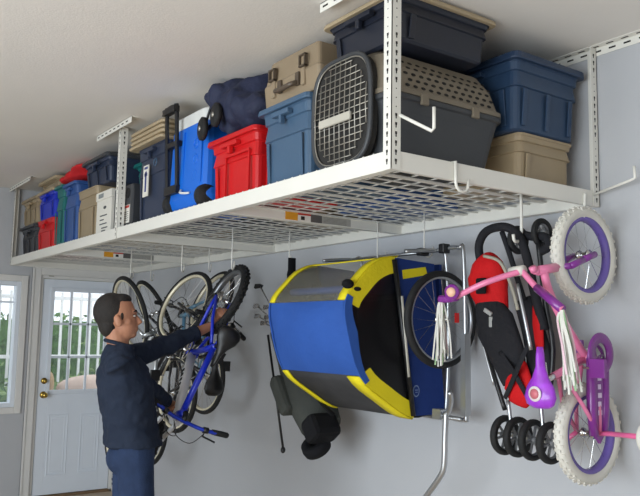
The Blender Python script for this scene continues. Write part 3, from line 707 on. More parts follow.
# pink child's bicycle hanging by its front wheel in front of the near corner
PK = mat('pink_paint', s(232, 128, 168), .35, var=.05, coat=.4); PKD = mat('pink_deep', s(225, 75, 140), .35, coat=.3)
PU = mat('purple_paint', s(128, 45, 140), .3, var=.08, coat=.4); LAV = mat('lavender_rim', s(110, 92, 168), .4); WT = mat('white_tyre', s(214, 210, 200), .7, var=.05); PUS = mat('purple_saddle', s(160, 60, 205), .3, var=.25, scale=18, coat=.3)
PKM = mat('pink_arm', s(232, 105, 155), .35, coat=.3)
PX = 5.66
def PB(T, M):
    P = lambda px, py, y: M.inverted() @ onY(px, py, y)
    L = [P(456, 297, -.70), P(480, 285, -.68), P(502, 277, -.62), P(522, 271, -.56)]
    Rr = [P(522, 271, -.56), P(536, 287, -.56), P(550, 299, -.60), P(562, 309, -.62)]
    h = MB().tube(smooth_path(L, 6)+smooth_path(Rr, 6)[1:], .0125, PK, 12).build('handlebar', T, M=M)
    q = MB().tube(smooth_path([P(440, 299, -.71), P(448, 299, -.705), P(457, 297, -.70)], 3), .0165, PU, 12); q.build('grip', h, M=M, label='purple left grip')
    q = MB().tube([P(537, 288, -.56), P(550, 299, -.60), P(562, 309, -.62)], .0175, PU, 12); q.build('grip', h, M=M, label='purple right grip')
    q = MB().tube([P(511, 272, -.56), P(524, 270, -.56)], .021, WT, 12); q.build('bar_clamp', h, M=M, label='white clamp')
    c = P(452, 292, -.73); q = MB(); dr = (M.inverted().to_3x3() @ V((.35, -.9, -.1)))
    q.rev([(0, -.008), (.030, -.008), (.034, 0), (.030, .008), (0, .010)], c, dr, PU, 24, closed=False); q.rev([(0, .009), (.02, .009), (.02, .013), (0, .014)], c, dr, mat('badge_peach', s(240, 190, 160), .4), 16, closed=False); q.build('bell', h, M=M)
    # streamers
    cols = [mat('streamer_white', s(228, 226, 218), .3, .2), mat('streamer_pink', s(225, 190, 200), .3, .2), mat('streamer_green', s(170, 205, 160), .3, .3)]
    for (e, yy, ln, tl) in (((441, 300), -.71, .27, 11), ((562, 310), -.62, .30, 14)):
        q = MB(); p0 = onY(*e, yy)
        rnd = random.Random(e[0])
        for k in range(26):
            a = V((rnd.uniform(-.017, .017), rnd.uniform(-.012, .012), 0)); l_ = ln*rnd.uniform(.75, 1.05); dr_ = V((rnd.uniform(-.02, .03), rnd.uniform(-.02, .02), 0))
            if e[0] > 500: dr_ += V((.03, .0, 0))
            pts = [p0+a*.3, p0+a+V((0, 0, -.04)), p0+a*1.3+dr_*.6+V((rnd.uniform(-.005, .005), 0, -l_*.55)), p0+a*1.2+dr_+V((0, 0, -l_))]
            q.tube([M.inverted() @ x for x in smooth_path(pts, 4)], .0058, cols[0 if k % 4 else (1 if k % 8 else 2)], 4, flat=.2)
        q.build('streamers', h, M=M)
M = frame_mat((PX, -.235, 1.145), (0, 0, 1), (0, -1, 0))
T = bicycle('child_bicycle', 'pink and purple child bicycle with white tyres hanging upright at the right', M, dict(
    R=.208, wb=.745, tr=.027, tyre=WT, rim=LAV, rimw=.02, rimh=.020, knob=True, frame=PK, fork=PU, fr=.014, frl=1, bb=(.31, 0, -.0), st=(.245, 0, .20), ht=(.66, 0, .30), hb=(.68, 0, .19),
    mainpath=[(.66, 0, .27), (.58, 0, .24), (.46, 0, .15), (.31, 0, .0)], tube=.0155, stemm=PK, stemh=.03, stemr=.02, bar=PB, sadm=PUS, sadL=.24, sadW=.155, posth=.09, postm=CHROME,
    ring=.06, ringm=PU, crankm=PU, crl=.09, crank=2.0, pedm=PU, chainm=PU, spk=16))
Mi = M
w = MB(); w.tube([V((.31, -.05, .03)), V((.31, -.05, .04)), V((.1, -.05, .045)), V((0, -.05, .03))], .02, PU, 8); w.tube([V((.31, -.05, -.05)), V((.1, -.05, -.045)), V((0, -.05, -.03))], .02, PU, 8)
w.slab([V((x, -.058, z)) for x, z in ((.31, .04), (.0, .03), (-.035, .0), (0, -.03), (.31, -.04))], (0, 1, 0), .012, PU); w.build('chain_guard', T, M=M)
w = MB(); w.rev([(.045, -.006), (.082, -.006), (.088, 0), (.082, .006), (.045, .006)], (.33, -.068, 0), (0, 1, 0), PU, 30); w.build('crank_cover', T, M=M)
w = MB()
for k in range(5): w.bx(.08+k*.035, .1+k*.035, -.0605, -.0585, -.012+.004*(k % 2), .012, mat('decal_lilac', s(225, 200, 230), .4))
w.build('lettering', T, M=M)
# oval picture on the saddle and training wheel arm
w = MB(); c = onY(541, 388, -.62)
p0 = V((.245, 0, .20)); sd = (V((.245, 0, .2))-V((.31, 0, 0))).normalized(); sp = p0+sd*.09
w.rev([(0, 0), (.03, .0), (.03, .004), (0, .004)], sp+V((-.045, 0, .05)), (0, 0, 1), mat('oval_white', s(235, 225, 225), .4), 24, closed=False)
w.rev([(0, .004), (.02, .004), (.02, .007), (0, .007)], sp+V((-.045, 0, .05)), (0, 0, 1), mat('oval_pink', s(200, 110, 120), .4), 20, closed=False); w.build('saddle_emblem', T, M=M)
def arm(sgn, pts, R=.055):
    w = MB(); w.tube(pts, .0145, PKM, 8, flat=.7); a = w.build('training_wheel_arm', T)
    q = MB(); e = V(pts[-1]); q.rev([(0, -.014), (R-.01, -.016), (R, -.008), (R, .008), (R-.01, .016), (0, .014)], e+V((sgn*.02, 0, 0)), (1, 0, 0), WT, 24, closed=False); q.build('training_wheel', a)
arm(1, [V((PX+.06, -.23, 1.15)), V((PX+.1, -.235, 1.155)), V((PX+.22, -.33, 1.17)), V((PX+.38, -.46, 1.19))])
arm(-1, [V((PX-.055, -.235, 1.145)), V((PX-.08, -.25, 1.12)), V((PX-.10, -.25, 1.10))], .04)

# big hook for it
hook('large white hook holding the pink child bicycle by its front wheel', [(XN+.006, -.12, HR+.05), (XN+.01, -.13, HR-.03), (PX-.05, -.15, 2.075), (PX-.01, -.2, 2.045), (PX+.015, -.26, 2.055), (PX+.02, -.28, 2.09)], .007)

# blue mountain bicycle being lifted by the man
BLU = mat('blue_paint', s(24, 52, 205), .3, var=.05, coat=.4); SIL = mat('silver_paint', s(222, 223, 226), .35, .15); BLUB = mat('blue_bar', s(30, 60, 190), .3, .3)
rhub = D(224, 300, 4.72); fhub = D(138, 452, 4.5)
F0 = (fhub-rhub).normalized(); WB0 = (fhub-rhub).length
pr = R_-F0*R_.dot(F0); pr.normalize(); tc_ = -F_-F0*(-F_).dot(F0); tc_.normalize()
U0 = pr*.42+tc_*.90
MTBM = M = frame_mat(rhub, F0, U0)
MTB = bicycle('mountain_bicycle', 'blue and silver mountain bicycle held tilted in the hands of the man', M, dict(
    R=.25, wb=WB0, tr=.026, tyre=RUB, rim=mat('rim_grey', s(120, 122, 125), .35, .8), knob=True, frame=BLU, fork=SIL, forklow=SIL, downm=SIL, downr=1.5, frl=1.25, bb=(.38, 0, -.03), st=(.29, 0, .26), ht=(.70, 0, .36), hb=(.735, 0, .26),
    tube=.019, steer=.0, barm=BLUB, barw=.27, rise=.03, stemh=.03, stemr=.05, gears=True, posth=.11, postm=BLKP, ring=.07, crank=-1.2, crl=.15, sadW=.15, sadL=.25))
w = MB(); 
for k in range(6):
    t = .3+k*.075; a = V((.735, 0, .26)).lerp(V((.38, 0, -.03)), t); w.box(a+V((0, -.029, 0)), (.018, .003, .026), HOLE, Matrix.Rotation(-.68, 3, 'Y'))
w.build('lettering', MTB, M=M)

# bikes already hung further back
def hung(name, label, px, py, dep, R, wb, col, tyre, rim, yaw, tilt, **k):
    top = D(px, py, dep)
    f = V((math.sin(tilt)*.9, math.sin(tilt)*.4, math.cos(tilt)))      # front wheel up
    upd = V((math.cos(yaw), math.sin(yaw), 0)); upd = (upd-f*upd.dot(f)).normalized()
    fh = top-V((0, 0, R)); M = frame_mat(fh-f*wb, f, upd)
    sc_ = R/.33
    o = dict(R=R, wb=wb, tr=k.pop('tr', .018), tyre=tyre, rim=rim, frame=col, bb=(wb*.4, 0, -.05*sc_), st=(wb*.28, 0, .42*sc_), ht=(wb*.80, 0, .48*sc_), hb=(wb*.84, 0, .34*sc_), posth=.14*sc_, spk=20)
    o.update(k)
    return bicycle(name, label, M, o, 'bicycles hanging from the racks')
CREAM = mat('cream_rim', s(225, 216, 190), .35, .3)
GRN = mat('grey_green_paint', s(70, 85, 85), .35, coat=.3); SILP = mat('silver_frame', s(185, 188, 190), .3, .7); BKP_ = mat('black_paint', s(30, 30, 34), .3, coat=.4); TQ = mat('steel_blue_paint', s(90, 130, 155), .35, coat=.3)
hung('bicycle', 'silver bicycle hanging leftmost, its wheel rising behind the head of the man', 134, 275, 6.05, .31, .98, SILP, RUB, CREAM, .12, .03, barw=.22, steer=.3)
hung('bicycle', 'dark bicycle hanging second from the left, between two cream rimmed wheels', 159, 277, 6.5, .31, .98, BKP_, RUB, CREAM, .1, .05, barw=.22, steer=.5, barm=CHROME)
hung('bicycle', 'black bicycle with a cream rimmed wheel hanging third from the left', 184, 267, 5.3, .275, .60, BKP_, RUB, CREAM, .08, .05, barw=.22, steer=-.4, barm=CHROME, stemm=CHROME)
hung('bicycle', 'steel blue bicycle hanging behind the wheel of the blue mountain bicycle', 211, 267, 5.75, .275, .56, TQ, RUB, CREAM, PI+.08, .05, barw=.22, steer=.4)
for i, (px, py, dep, lab) in enumerate(((132, 272, 6.05, 'white hook above the leftmost hanging bicycle wheel'), (152, 275, 6.5, 'white hook above the second hanging bicycle wheel from the left'), (183, 265, 5.3, 'white hook above the third hanging bicycle wheel from the left'), (210, 265, 5.6, 'white hook left of the knobby tyre of the mountain bicycle'), (233, 262, 4.75, 'white hook over the knobby rear tyre of the mountain bicycle'))):
    p = D(px, py, dep); drop_hook(p.x, p.y, HR+.06, p.z-.05, 2.4, lab)

# ------------------------------------------------------------------ bicycle trailer
XL, XR = 4.03, 4.70
YEL = mat('yellow_fabric', s(232, 214, 38), .7, var=.06, bump=.25, bscale=60, spec=.2); TBL = mat('trailer_blue', s(48, 88, 166), .75, var=.07, scale=5, bump=.35, bscale=25, spec=.25); GREYF = mat('grey_fabric', s(66, 66, 68), .85, var=.15, bump=.3, bscale=50, spec=.2)
TBD = mat('trailer_deep_blue', s(34, 58, 122), .75, var=.07, bump=.3, bscale=25, spec=.2)
PR = [(-.20, 1.925), (-.46, 1.935), (-.60, 1.895), (-.70, 1.81), (-.785, 1.70), (-.772, 1.55), (-.69, 1.335), (-.52, 1.21), (-.34, 1.118), (-.18, 1.14)]
T = thing('bicycle_trailer', 'blue and yellow two seat bicycle trailer hanging on its end from the rack', 'bicycle trailer', (4.4, -.35, 1.1))
def L2(i0, i1, x, off=0, n=4):
    pts = smooth_path([V((x, y, z)) for y, z in PR], n)[i0*n:i1*n+1]; return pts
def slope_l(x, i):  return x
w = MB(); A = L2(4, 6, XL+.0); B = L2(4, 6, XR)
nx = 14; rows = []
for k in range(nx+1):
    t = k/nx; row = []
    for j, (a, b) in enumerate(zip(A, B)):
        p = a.lerp(b, t); bulge = .035*math.sin(PI*t)**.7*math.sin(PI*(j+.5)/len(A)); p = p+V((0, -bulge+.004*math.sin(5*t+j*.5), 0)); row.append(p)
    rows.append(row)
nj = len(A)
vs = [p for row in rows for p in row]; fs = [(k*nj+j, k*nj+j+1, (k+1)*nj+j+1, (k+1)*nj+j) for k in range(nx) for j in range(nj-1)]
o_ = len(vs); vs2 = vs+[p+V((0, .006, 0)) for p in vs]; fs2 = fs+[tuple(i+o_ for i in f[::-1]) for f in fs]
w.add(vs2, fs2, TBL, True)
w.build('front_cover', T)
w = MB(); w.strip(L2(1, 4, XL), L2(1, 4, XR), (0, .002, -.002), 1, SMOKE); w.build('clear_window', T)
w = MB(); w.strip(L2(6, 9, XL), L2(6, 9, XR), (0, .004, .004), 1, GREYF, smooth=True); w.build('lower_flap', T)
for x0_, x1_ in ((XL-.012, XL+.035), (XR-.05, XR+.008)):
    w = MB(); w.strip([p+V((0, -.006, .006)) for p in L2(1, 4, x0_)], [p+V((0, -.006, .006)) for p in L2(1, 4, x1_)], (0, .006, -.006), 1, YEL, smooth=True); w.build('window_trim', T)
w = MB(); w.strip([V((XL, -.44, 1.945)), V((XR, -.44, 1.945))], [V((XL, -.53, 1.928)), V((XR, -.53, 1.928))], (0, 0, -.006), 1, YEL); w.build('top_trim', T)
for x0_, x1_ in ((XL-.012, XL+.04), (XR-.09, XR+.008)):
    w = MB(); w.strip([p+V((0, -.006, -.008)) for p in L2(6, 8, x0_)], [p+V((0, -.006, -.008)) for p in L2(6, 8, x1_)], (0, .006, .006), 1, YEL, smooth=True); w.build('lower_trim', T)
# side faces
def inner(pts, c, k): return [V((p.x, c[0]+(p.y-c[0])*k, c[1]+(p.z-c[1])*k)) for p in pts]
for X_, sg, vis in ((XR, 1, 1), (XL, -1, 0)):
    full = L2(1, 8, X_); cen = (-.38, 1.53)
    w = MB(); inn = inner(full, cen, .80)
    pf = [p+V((sg*.004, 0, 0)) for p in full]; pi_ = [p+V((sg*.004, 0, 0)) for p in inn]
    w.strip(pf[:13], pi_[:13], (sg*.008, 0, 0), 1, YEL); w.build('side_trim', T)
    w = MB(); w.strip(pf[20:], pi_[20:], (sg*.008, 0, 0), 1, YEL); w.build('side_trim', T)
    w = MB(); w.strip([p+V((0, -.004, 0)) for p in pf[11:22]], [q+(p-q)*(.25+.4*abs(k-5)/5) for k, (p, q) in enumerate(zip(pf[11:22], pi_[11:22]))], (sg*.012, 0, 0), 1, TBL); w.build('side_wrap', T)
    w = MB(); w.slab([p+V((0, 0, 0)) for p in inner(full, cen, .97)], (sg, 0, 0), .003, MESHF); w.build('mesh_side_window', T)
    w = MB(); w.slab([V((X_, -.475, 1.93)), V((X_, -.20, 1.915)), V((X_, -.12, 1.15)), V((X_, -.18, 1.13)), V((X_, -.345, 1.128))], (sg, 0, 0), .014, TBD); w.build('side_panel', T)
    w = MB(); w.tube([V((X_+sg*.02, -.485, 1.92)), V((X_+sg*.02, -.35, 1.13))], .013, BLKP, 8); w.build('frame_pole', T)
w = MB(); w.tube([onX(402, 296, XR+.035), onX(409, 377, XR+.035)], .008, mat('reflective_white', s(215, 212, 200), .4), 8, flat=.5); w.build('reflective_strip', T)
w = MB(); w.slab([onX(402, 270, XR+.014), onX(425, 267, XR+.014), onX(427, 275, XR+.014), onX(403, 279, XR+.014)], (1, 0, 0), .004, YEL); w.build('reflector_patch', T)
w = MB(); c = onX(416, 391, XR+.014); w.slab([c+V((0, .022*math.cos(a), .030*math.sin(a))) for a in [2*PI*k/24 for k in range(24)]], (1, 0, 0), .002, mat('logo_grey', s(130, 150, 185), .5))
w.slab([c+V((.0021, .017*math.cos(a), .024*math.sin(a))) for a in [2*PI*k/24 for k in range(24)]], (1, 0, 0), .001, TBD)
w.box(c+V((.004, 0, .005)), (.001, .02, .004), MATS['logo_grey']); w.box(c+V((.004, 0, -.006)), (.001, .016, .003), MATS['logo_grey']); w.build('maker_logo', T)
# inside
w = MB(); w.bx(XL+.02, XR-.02, -.13, -.11, 1.15, 1.92, TBD); w.build('floor_panel', T)
w = MB(); w.slab([V((XL+.03, -.18, 1.75)), V((XR-.03, -.18, 1.75)), V((XR-.03, -.62, 1.70)), V((XL+.03, -.62, 1.70))], (0, 0, 1), .02, BLKF); w.slab([V((XL+.03, -.16, 1.3)), V((XR-.03, -.16, 1.3)), V((XR-.03, -.20, 1.75)), V((XL+.03, -.20, 1.75))], (0, 1, 0), .02, BLKF); w.build('seat_sling', T)
w = MB(); w.tube([V((XL+.02, -.66, 1.765)), V((XR-.02, -.66, 1.765))], .02, TBL, 8); w.build('cross_tube', T)
for x in (XL+.17, XL+.45):
    w = MB(); w.tube([V((x, -.62, 1.80)), V((x, -.67, 1.72))], .02, GREYF, 6, flat=.4); w.build('harness_strap', T)
w = MB(); w.ell(onX(351, 284, XR+.0)+V((.0, -.02, 0)), (.03, .03, .024), BLKF); w.ell(onX(356, 289, XR+.0), (.02, .03, .014), BLKF); w.build('rolled_strap', T)
# frame, wheels, tow bar
w = MB()
for x in (XL-.02, XR+.03):
    w.tube(smooth_path([V((x, -.13, 1.12)), V((x, -.11, 1.5)), V((x, -.13, 1.96)), V((x, -.20, 1.985)), V((x, -.42, 1.965))], 5), .011, ALU, 10)
w.tube([V((XL-.02, -.2, 1.985)), V((XR+.03, -.2, 1.985))], .011, ALU, 10); w.tube([V((XL-.02, -.13, 1.12)), V((XR+.18, -.17, 1.12))], .011, ALU, 10)
w.tube(smooth_path([V((XR+.03, -.2, 1.985)), V((XR+.18, -.19, 1.99)), V((XR+.22, -.19, 1.92)), V((XR+.22, -.18, 1.2)), V((XR+.2, -.17, 1.12)), V((XR+.03, -.13, 1.12))], 6), .011, ALU, 10)
w.bx(XR+.205, XR+.235, -.2, -.16, 1.14, 1.55, ALU)
fr = w.build('frame', T)
for c_, s_ in (((XR+.0, -.27, 1.975), (.04, .06, .04)), ((XR+.1, -.21, 1.99), (.04, .05, .05))): MB().box(c_, s_, BLKP).build('hinge', fr, bevel=.006)
I4 = Matrix.Identity(4)
for x, lab in ((XR+.13, 0), (XL-.13, 1)):
    wheel(T, 'wheel', I4, (x, -.262, 1.62), (1, 0, 0), .25, .02, RUB, mat('rim_alu', s(170, 172, 175), .3, .8), n=20, rimh=.012)
w = MB(); w.box((XR+.15, -.17, 1.63), (.004, .03, .05), mat('red_reflector', s(220, 30, 25), .3)); w.build('reflector', T)
w = MB()
P1 = [onY(450, 392, -.40), onY(451, 402, -.36), onY(447, 414, -.30), onY(436, 417, -.22), onY(420, 414, -.2)]
w.tube(smooth_path(P1, 5), .0125, ALU, 10); w.tube(smooth_path([onY(446, 412, -.31), onY(445, 440, -.31), onY(444, 466, -.31), onY(440, 477, -.31), onY(428, 494, -.31), onY(420, 505, -.31)], 5), .0145, ALU, 10)
w.box(onY(440, 414, -.27), (.06, .05, .05), ALU); w.build('tow_bar', T)
for x, y, lab in ((XL+.25, -.2, 'white hook holding the left end of the bicycle trailer'), (XR-.03, -.2, 'white hook holding the trailer near its wheel')): drop_hook(x, y, HR+.06, 1.955, PI/2, lab)

# ------------------------------------------------------------------ golf bag and clubs
gy = -.27
T = thing('golf_bag', 'dark grey golf bag hanging tilted behind the blue trailer', 'golf bag', tuple(onY(300, 400, gy)))
GB = mat('golf_grey', s(72, 74, 70), .85, var=.12, bump=.3, bscale=60, spec=.2)
w = MB(); a, b = onY(284, 330, gy), onY(322, 428, gy); w.tube([a, a.lerp(b, .3), a.lerp(b, .55), a.lerp(b, .75), b], [.10, .12, .145, .155, .13], GB, 20, flat=.9); bag = w.build('bag_body', T, bevel=.01)
w = MB(); c = onY(290, 395, gy-.1); dd = (b-a).normalized(); Rm = dd.to_track_quat('Z', 'Y').to_matrix(); w.box(c, (.2, .1, .26), GB, Rm); w.build('side_pocket', T, bevel=.03)
w = MB(); c = onY(283, 388, gy-.12); w.box(c, (.13, .06, .17), BLKF, Rm); w.build('mesh_pocket', T, bevel=.025)
w = MB(); c = onY(321, 428, gy-.1); w.box(c, (.2, .14, .15), BLKF, Rm); w.build('bottom_pocket', T, bevel=.035)
w = MB(); c = onY(316, 446, gy-.08); w.rev([(.035, -.03), (.085, -.03), (.09, 0), (.085, .03), (.035, .03)], c, (.1, -.6, .8), BLKF, 24); w.build('base_ring', T)
w = MB(); w.tube(smooth_path([onY(300, 360, gy-.12), onY(316, 395, gy-.15), onY(333, 415, gy-.13)], 5), .018, BLKF, 8, flat=.4); w.build('shoulder_strap', T)
w = MB(); w.tube([onY(268, 335, gy-.08), onY(283, 448, gy-.1)], .008, BLKP, 8); w.ell(onY(283, 450, gy-.1), (.016, .016, .02), BLKP); w.build('stand_leg', T)
irons = [((258, 286), .045, 'putter'), ((256, 306), .03, 'i'), ((266, 307), .03, 'i'), ((257, 316), .03, 'i'), ((267, 317), .028, 'i'), ((263, 323), .028, 'i')]
labs = ['dark headed golf club standing highest above the golf bag', 'chrome iron at upper left of the club cluster by the bag', 'chrome iron at upper right of the club cluster by the bag', 'chrome iron at the left middle of the club cluster', 'chrome iron at the right middle of the club cluster', 'lowest chrome iron in the club cluster by the bag']
for ((px, py), sz, kd), lb in zip(irons, labs):
    h = onY(px, py, gy-.06); T2 = thing('golf_club', lb, 'golf club', tuple(h), 'golf clubs in the grey bag')
    mt_ = MATS['chrome'] if kd == 'i' else mat('club_dark', s(60, 60, 62), .3, .8)
    e = a+V(((px-262)*.002, 0, .0)); 
    w = MB(); st_ = h+V((.035, .0, -.008)); w.tube([st_, st_+(e-st_)*.3, e], [.0055, .0045, .0045], CHROME, 6); w.build('shaft', T2)
    w = MB(); w.loft([[h+V((x_*1.0, yy_, z_)) for x_, z_, yy_ in ((-sz, -.012*k_, -.01), (-sz*.6, .016*k_, -.012), (sz*.5, .016*k_, 0), (sz*1.1, .004, 0), (sz*.7, -.014*k_, 0), (-sz*.6, -.02*k_, -.01))] for k_, yo in ((1, 0),)]+[[h+V((x_*1.0, yy_+.018, z_)) for x_, z_, yy_ in ((-sz, -.010, -.01), (-sz*.6, .013, -.012), (sz*.5, .013, 0), (sz*1.1, .004, 0), (sz*.7, -.012, 0), (-sz*.6, -.018, -.01))]], mt_, smooth=False)
    w.build('club_head', T2, bevel=.004)
o = MB().tube(smooth_path([onY(292, 258, -.36), onY(292, 275, -.36), onY(294, 300, -.36)], 4), [.03]*4+[.04]*4+[.035], BLKF, 10, flat=.35).build('hanging_pouch'); tag(o, 'black cloth pouch hanging from a white hook left of the trailer', 'pouch')
p = onY(290, 256, -.36); drop_hook(p.x, p.y, HR+.06, p.z-.055, 2.4, 'white hook carrying the black cloth pouch above the golf clubs')

# ------------------------------------------------------------------ stroller
sy = -.27
Y_ = lambda px, py, d=0: onY(px, py, sy+d)
T = thing('folding_stroller', 'folded red and black stroller hanging behind the pink bicycle', 'stroller', tuple(Y_(515, 340)))
SR = mat('stroller_red', s(200, 26, 30), .75, var=.08, bump=.3, bscale=60, spec=.2); SB = mat('stroller_black', s(38, 38, 42), .85, var=.15, bump=.35, bscale=60, spec=.2)
def pad(name, pts, rs, m, flat=.35, up=(0, -1, 0), parent=None, seg=14, label=None, d=None):
    return MB().tube(smooth_path(pts, 4), [V((a, 0, 0)).x for a in sum([[rs[i]+(rs[min(i+1, len(rs)-1)]-rs[i])*k/4 for k in range(4)] for i in range(len(rs)-1)], [])]+[rs[-1]], m, seg, flat=flat, up=up).build(name, parent or T)
pad('canopy', [Y_(480, 260), Y_(485, 270), Y_(489, 288), Y_(498, 320)], [.06, .11, .115, .06], SR, .45)
w = MB(); w.box(Y_(481, 286, -.07), (.06, .012, .075), BLKF); w.build('canopy_window', T, bevel=.008)
w = MB(); w.tube(smooth_path([Y_(484, 256, -.05), Y_(500, 262, -.06), Y_(511, 285, -.06), Y_(518, 310, -.05)], 5), .008, mat('piping_grey', s(170, 165, 150), .6), 8); w.build('canopy_piping', T)
pad('seat_back', [Y_(484, 300, -.01), Y_(495, 325, -.02), Y_(507, 355, -.02), Y_(514, 385, 0)], [.06, .115, .10, .06], SB, .4)
pad('seat_cushion', [Y_(523, 300, .03), Y_(533, 330, .03), Y_(540, 365, .03), Y_(536, 395, .03)], [.05, .06, .07, .05], SB, .5)
pad('red_side', [Y_(536, 305, -.0), Y_(538, 325, -.01), Y_(540, 350, 0)], [.018, .028, .02], SR, .5)
pad('footrest_fabric', [Y_(516, 362, -.01), Y_(519, 388, -.03), Y_(518, 404, -.02)], [.05, .085, .05], SR, .3)
pad('strap', [Y_(500, 352, -.06), Y_(515, 375, -.07), Y_(528, 398, -.05)], [.012, .013, .012], SB, .4)
pad('strap', [Y_(528, 345, -.06), Y_(515, 375, -.075), Y_(505, 398, -.05)], [.012, .013, .012], SB, .4)
w = MB(); hp = smooth_path([Y_(481, 264), Y_(479, 245), Y_(487, 231, -.01), Y_(505, 227, -.01), Y_(519, 236), Y_(527, 258), Y_(534, 290), Y_(544, 330)], 6); w.tube(hp, .021, SB, 12); w.build('push_handle', T)
w = MB(); w.tube(smooth_path([Y_(508, 228, .04), Y_(528, 236, .04), Y_(545, 237, .04), Y_(549, 246, .04), Y_(540, 252, .04)], 5), .02, SB, 12); w.tube(smooth_path([Y_(502, 232), Y_(510, 255), Y_(524, 300)], 4), .013, SB, 10); w.build('push_handle', T)
for pts, m_, r in (([Y_(517, 284, -.08), Y_(524, 315, -.085), Y_(531, 350, -.08)], ALU, .0085), ([Y_(538, 240, .03), Y_(545, 300, .03), Y_(553, 350, .03), Y_(548, 405, .02)], BLKP, .012), ([Y_(478, 300), Y_(482, 335), Y_(494, 375), Y_(505, 410)], BLKP, .011), ([Y_(478, 322, -.01), Y_(485, 352, -.02), Y_(494, 385, -.02)], ALU, .006), ([Y_(508, 400), Y_(512, 432)], ALU, .009), ([Y_(540, 395), Y_(544, 438)], ALU, .009)):
    w = MB(); w.tube(smooth_path(pts, 4), r, m_, 8); w.build('frame_tube', T)
w = MB(); w.tube([Y_(498, 433), Y_(556, 444)], .006, GALV, 8); w.build('axle', T)
WG = mat('hub_grey', s(120, 122, 125), .4)
def swheel(c, R, w_=.014):
    q = MB(); q.rev([(R-.024, -w_), (R-.004, -w_), (R, -w_*.4), (R, w_*.4), (R-.004, w_), (R-.024, w_)], c, (1, 0, 0), RUB, 30); o = q.build('wheel', T)
    q = MB()
    for k in range(6): a = k*PI/3+.2; q.tube([c, c+V((0, math.cos(a), math.sin(a)))*(R-.02)], .0065, WG, 5)
    q.rev([(0, -.018), (.016, -.018), (.016, .018), (0, .018)], c, (1, 0, 0), WG, 12, closed=False); q.rev([(R-.03, -.006), (R-.02, -.006), (R-.02, .006), (R-.03, .006)], c, (1, 0, 0), WG, 24); q.build('spokes', o)
for px, py in ((505, 435), (518, 437), (533, 440), (551, 443)): swheel(Y_(px, py), .090)
for px, py in ((518, 240), (542, 233)): swheel(Y_(px, py, .06), .068, .011)
for q_ in ((478, 294), (486, 300)): pass
w = MB(); w.box(Y_(488, 312, -.06), (.05, .012, .02), mat('clip_grey', s(165, 165, 162), .4), Matrix.Rotation(.5, 3, 'Y')); w.box(Y_(491, 322, -.06), (.02, .012, .05), MATS['clip_grey']); w.build('buckle', T, bevel=.004)
p = Y_(523, 236, .02); o = MB().tube(smooth_path([V((p.x, sy+.01, HR+.06)), V((p.x, sy+.01, p.z+.03)), V((p.x, sy+.0, p.z-.02)), V((p.x+.01, sy-.05, p.z-.03)), V((p.x+.01, sy-.06, p.z))], 4), .0075, STEEL, 8).build('storage_hook'); tag(o, 'white hook bar above the red and black stroller', 'hook', 'white hooks hanging from the racks')

# ------------------------------------------------------------------ the man
SKIN = mat('skin', s(178, 124, 96), .55, var=.06, scale=14); HAIR = mat('hair', s(30, 24, 20), .7, var=.3, scale=60, bump=.5, bscale=200)
SHIRT = mat('shirt_navy', s(36, 44, 60), .85, var=.1, bump=.35, bscale=30, spec=.2); JEAN = mat('jeans', s(42, 56, 84), .85, var=.2, scale=12, bump=.3, bscale=160, spec=.2)
Z3 = V((0, 0, 1)); fc = V((R_.x, R_.y, 0)).normalized()*.96+V((F_.x, F_.y, 0)).normalized()*.28; fc.normalize(); lf = Z3.cross(fc)
RB = Matrix((fc, lf, Z3)).transposed()            # body frame: x forward, y his left, z up
hd = D(118.5, 318, 4.0); ba = D(134, 430, 4.0)
hip = V((ba.x, ba.y, .93)); base = V((hip.x, hip.y, FZ))
man = thing('person', 'man in navy shirt and jeans reaching up to hang a blue bicycle', 'person', tuple(base))
def bp(o, x, y, z): return V(o)+RB @ V((x, y, z))
chest = bp(hip, -.0, 0, .40); nb = bp((D(120, 349, 4.0)), 0, 0, 0)
rs, ls = bp(nb, .0, -.185, -.075), bp(nb, .03, .185, -.065)
def toM(p): return MTBM @ V(p)
gR = toM(V((.735, 0, .26)).lerp(V((.38, 0, -.03)), .16)); tR = (toM((.38, 0, -.03))-toM((.735, 0, .26))).normalized()
gL = toM(V((0, .05, 0)).lerp(V((.29, 0, .24)), .30)); tL = (toM((.29, 0, .24))-toM((0, .05, 0))).normalized()
def ik(sh, wr, L1, L2_, bend):
    d = wr-sh; L = min(d.length, (L1+L2_)*.999); dn = d.normalized(); a = (L1*L1-L2_*L2_+L*L)/(2*L); h = math.sqrt(max(L1*L1-a*a, 0)); b = (V(bend)-dn*V(bend).dot(dn)).normalized(); return sh+dn*a+b*h
def grip(w, wrist, c, t, rt, m, flip=1):
    d = (c-wrist); d = (d-t*d.dot(t)).normalized(); n = t.cross(d).normalized()*flip      # n: side where the back of the hand is
    pc = c+n*(rt+.016)
    Rm = Matrix((t, d, n)).transposed()
    w.ell(pc-d*.03, (.040, .048, .017), m, Rm)
    w.tube([wrist, wrist.lerp(pc-d*.05, .5), pc-d*.045], [.026, .028, .030], m, 12)
    for k, (ln, r) in enumerate(((.9, .0095), (1, .010), (.95, .0098), (.75, .0085))):
        off = (-.031+.0205*k); R = rt+.009; pts = [pc-d*.01+t*off]
        for q in range(7):
            a = PI/2-(.15+q*.52*ln); pts.append(c+t*off+(n*math.sin(a)+d*math.cos(a))*R)
        w.tube(pts, [r*1.1]+[r]*5+[r*.95, r*.85], m, 8)
    a0 = pc-d*.05-t*.035*1
    w.tube([a0, pc-d*.045-t*.048-n*.02, c-d*(rt+.010)-t*.05-n*.005, c-d*(rt+.006)-t*.045-n*(rt+.01)], [.015, .0125, .0115, .010], m, 8)
nR = tR; wrR = gR+(-fc*.075+V((0, 0, .02))-F_*.01); wrL = gL+(-fc*.062-F_*.03+V((0, 0, -.05)))
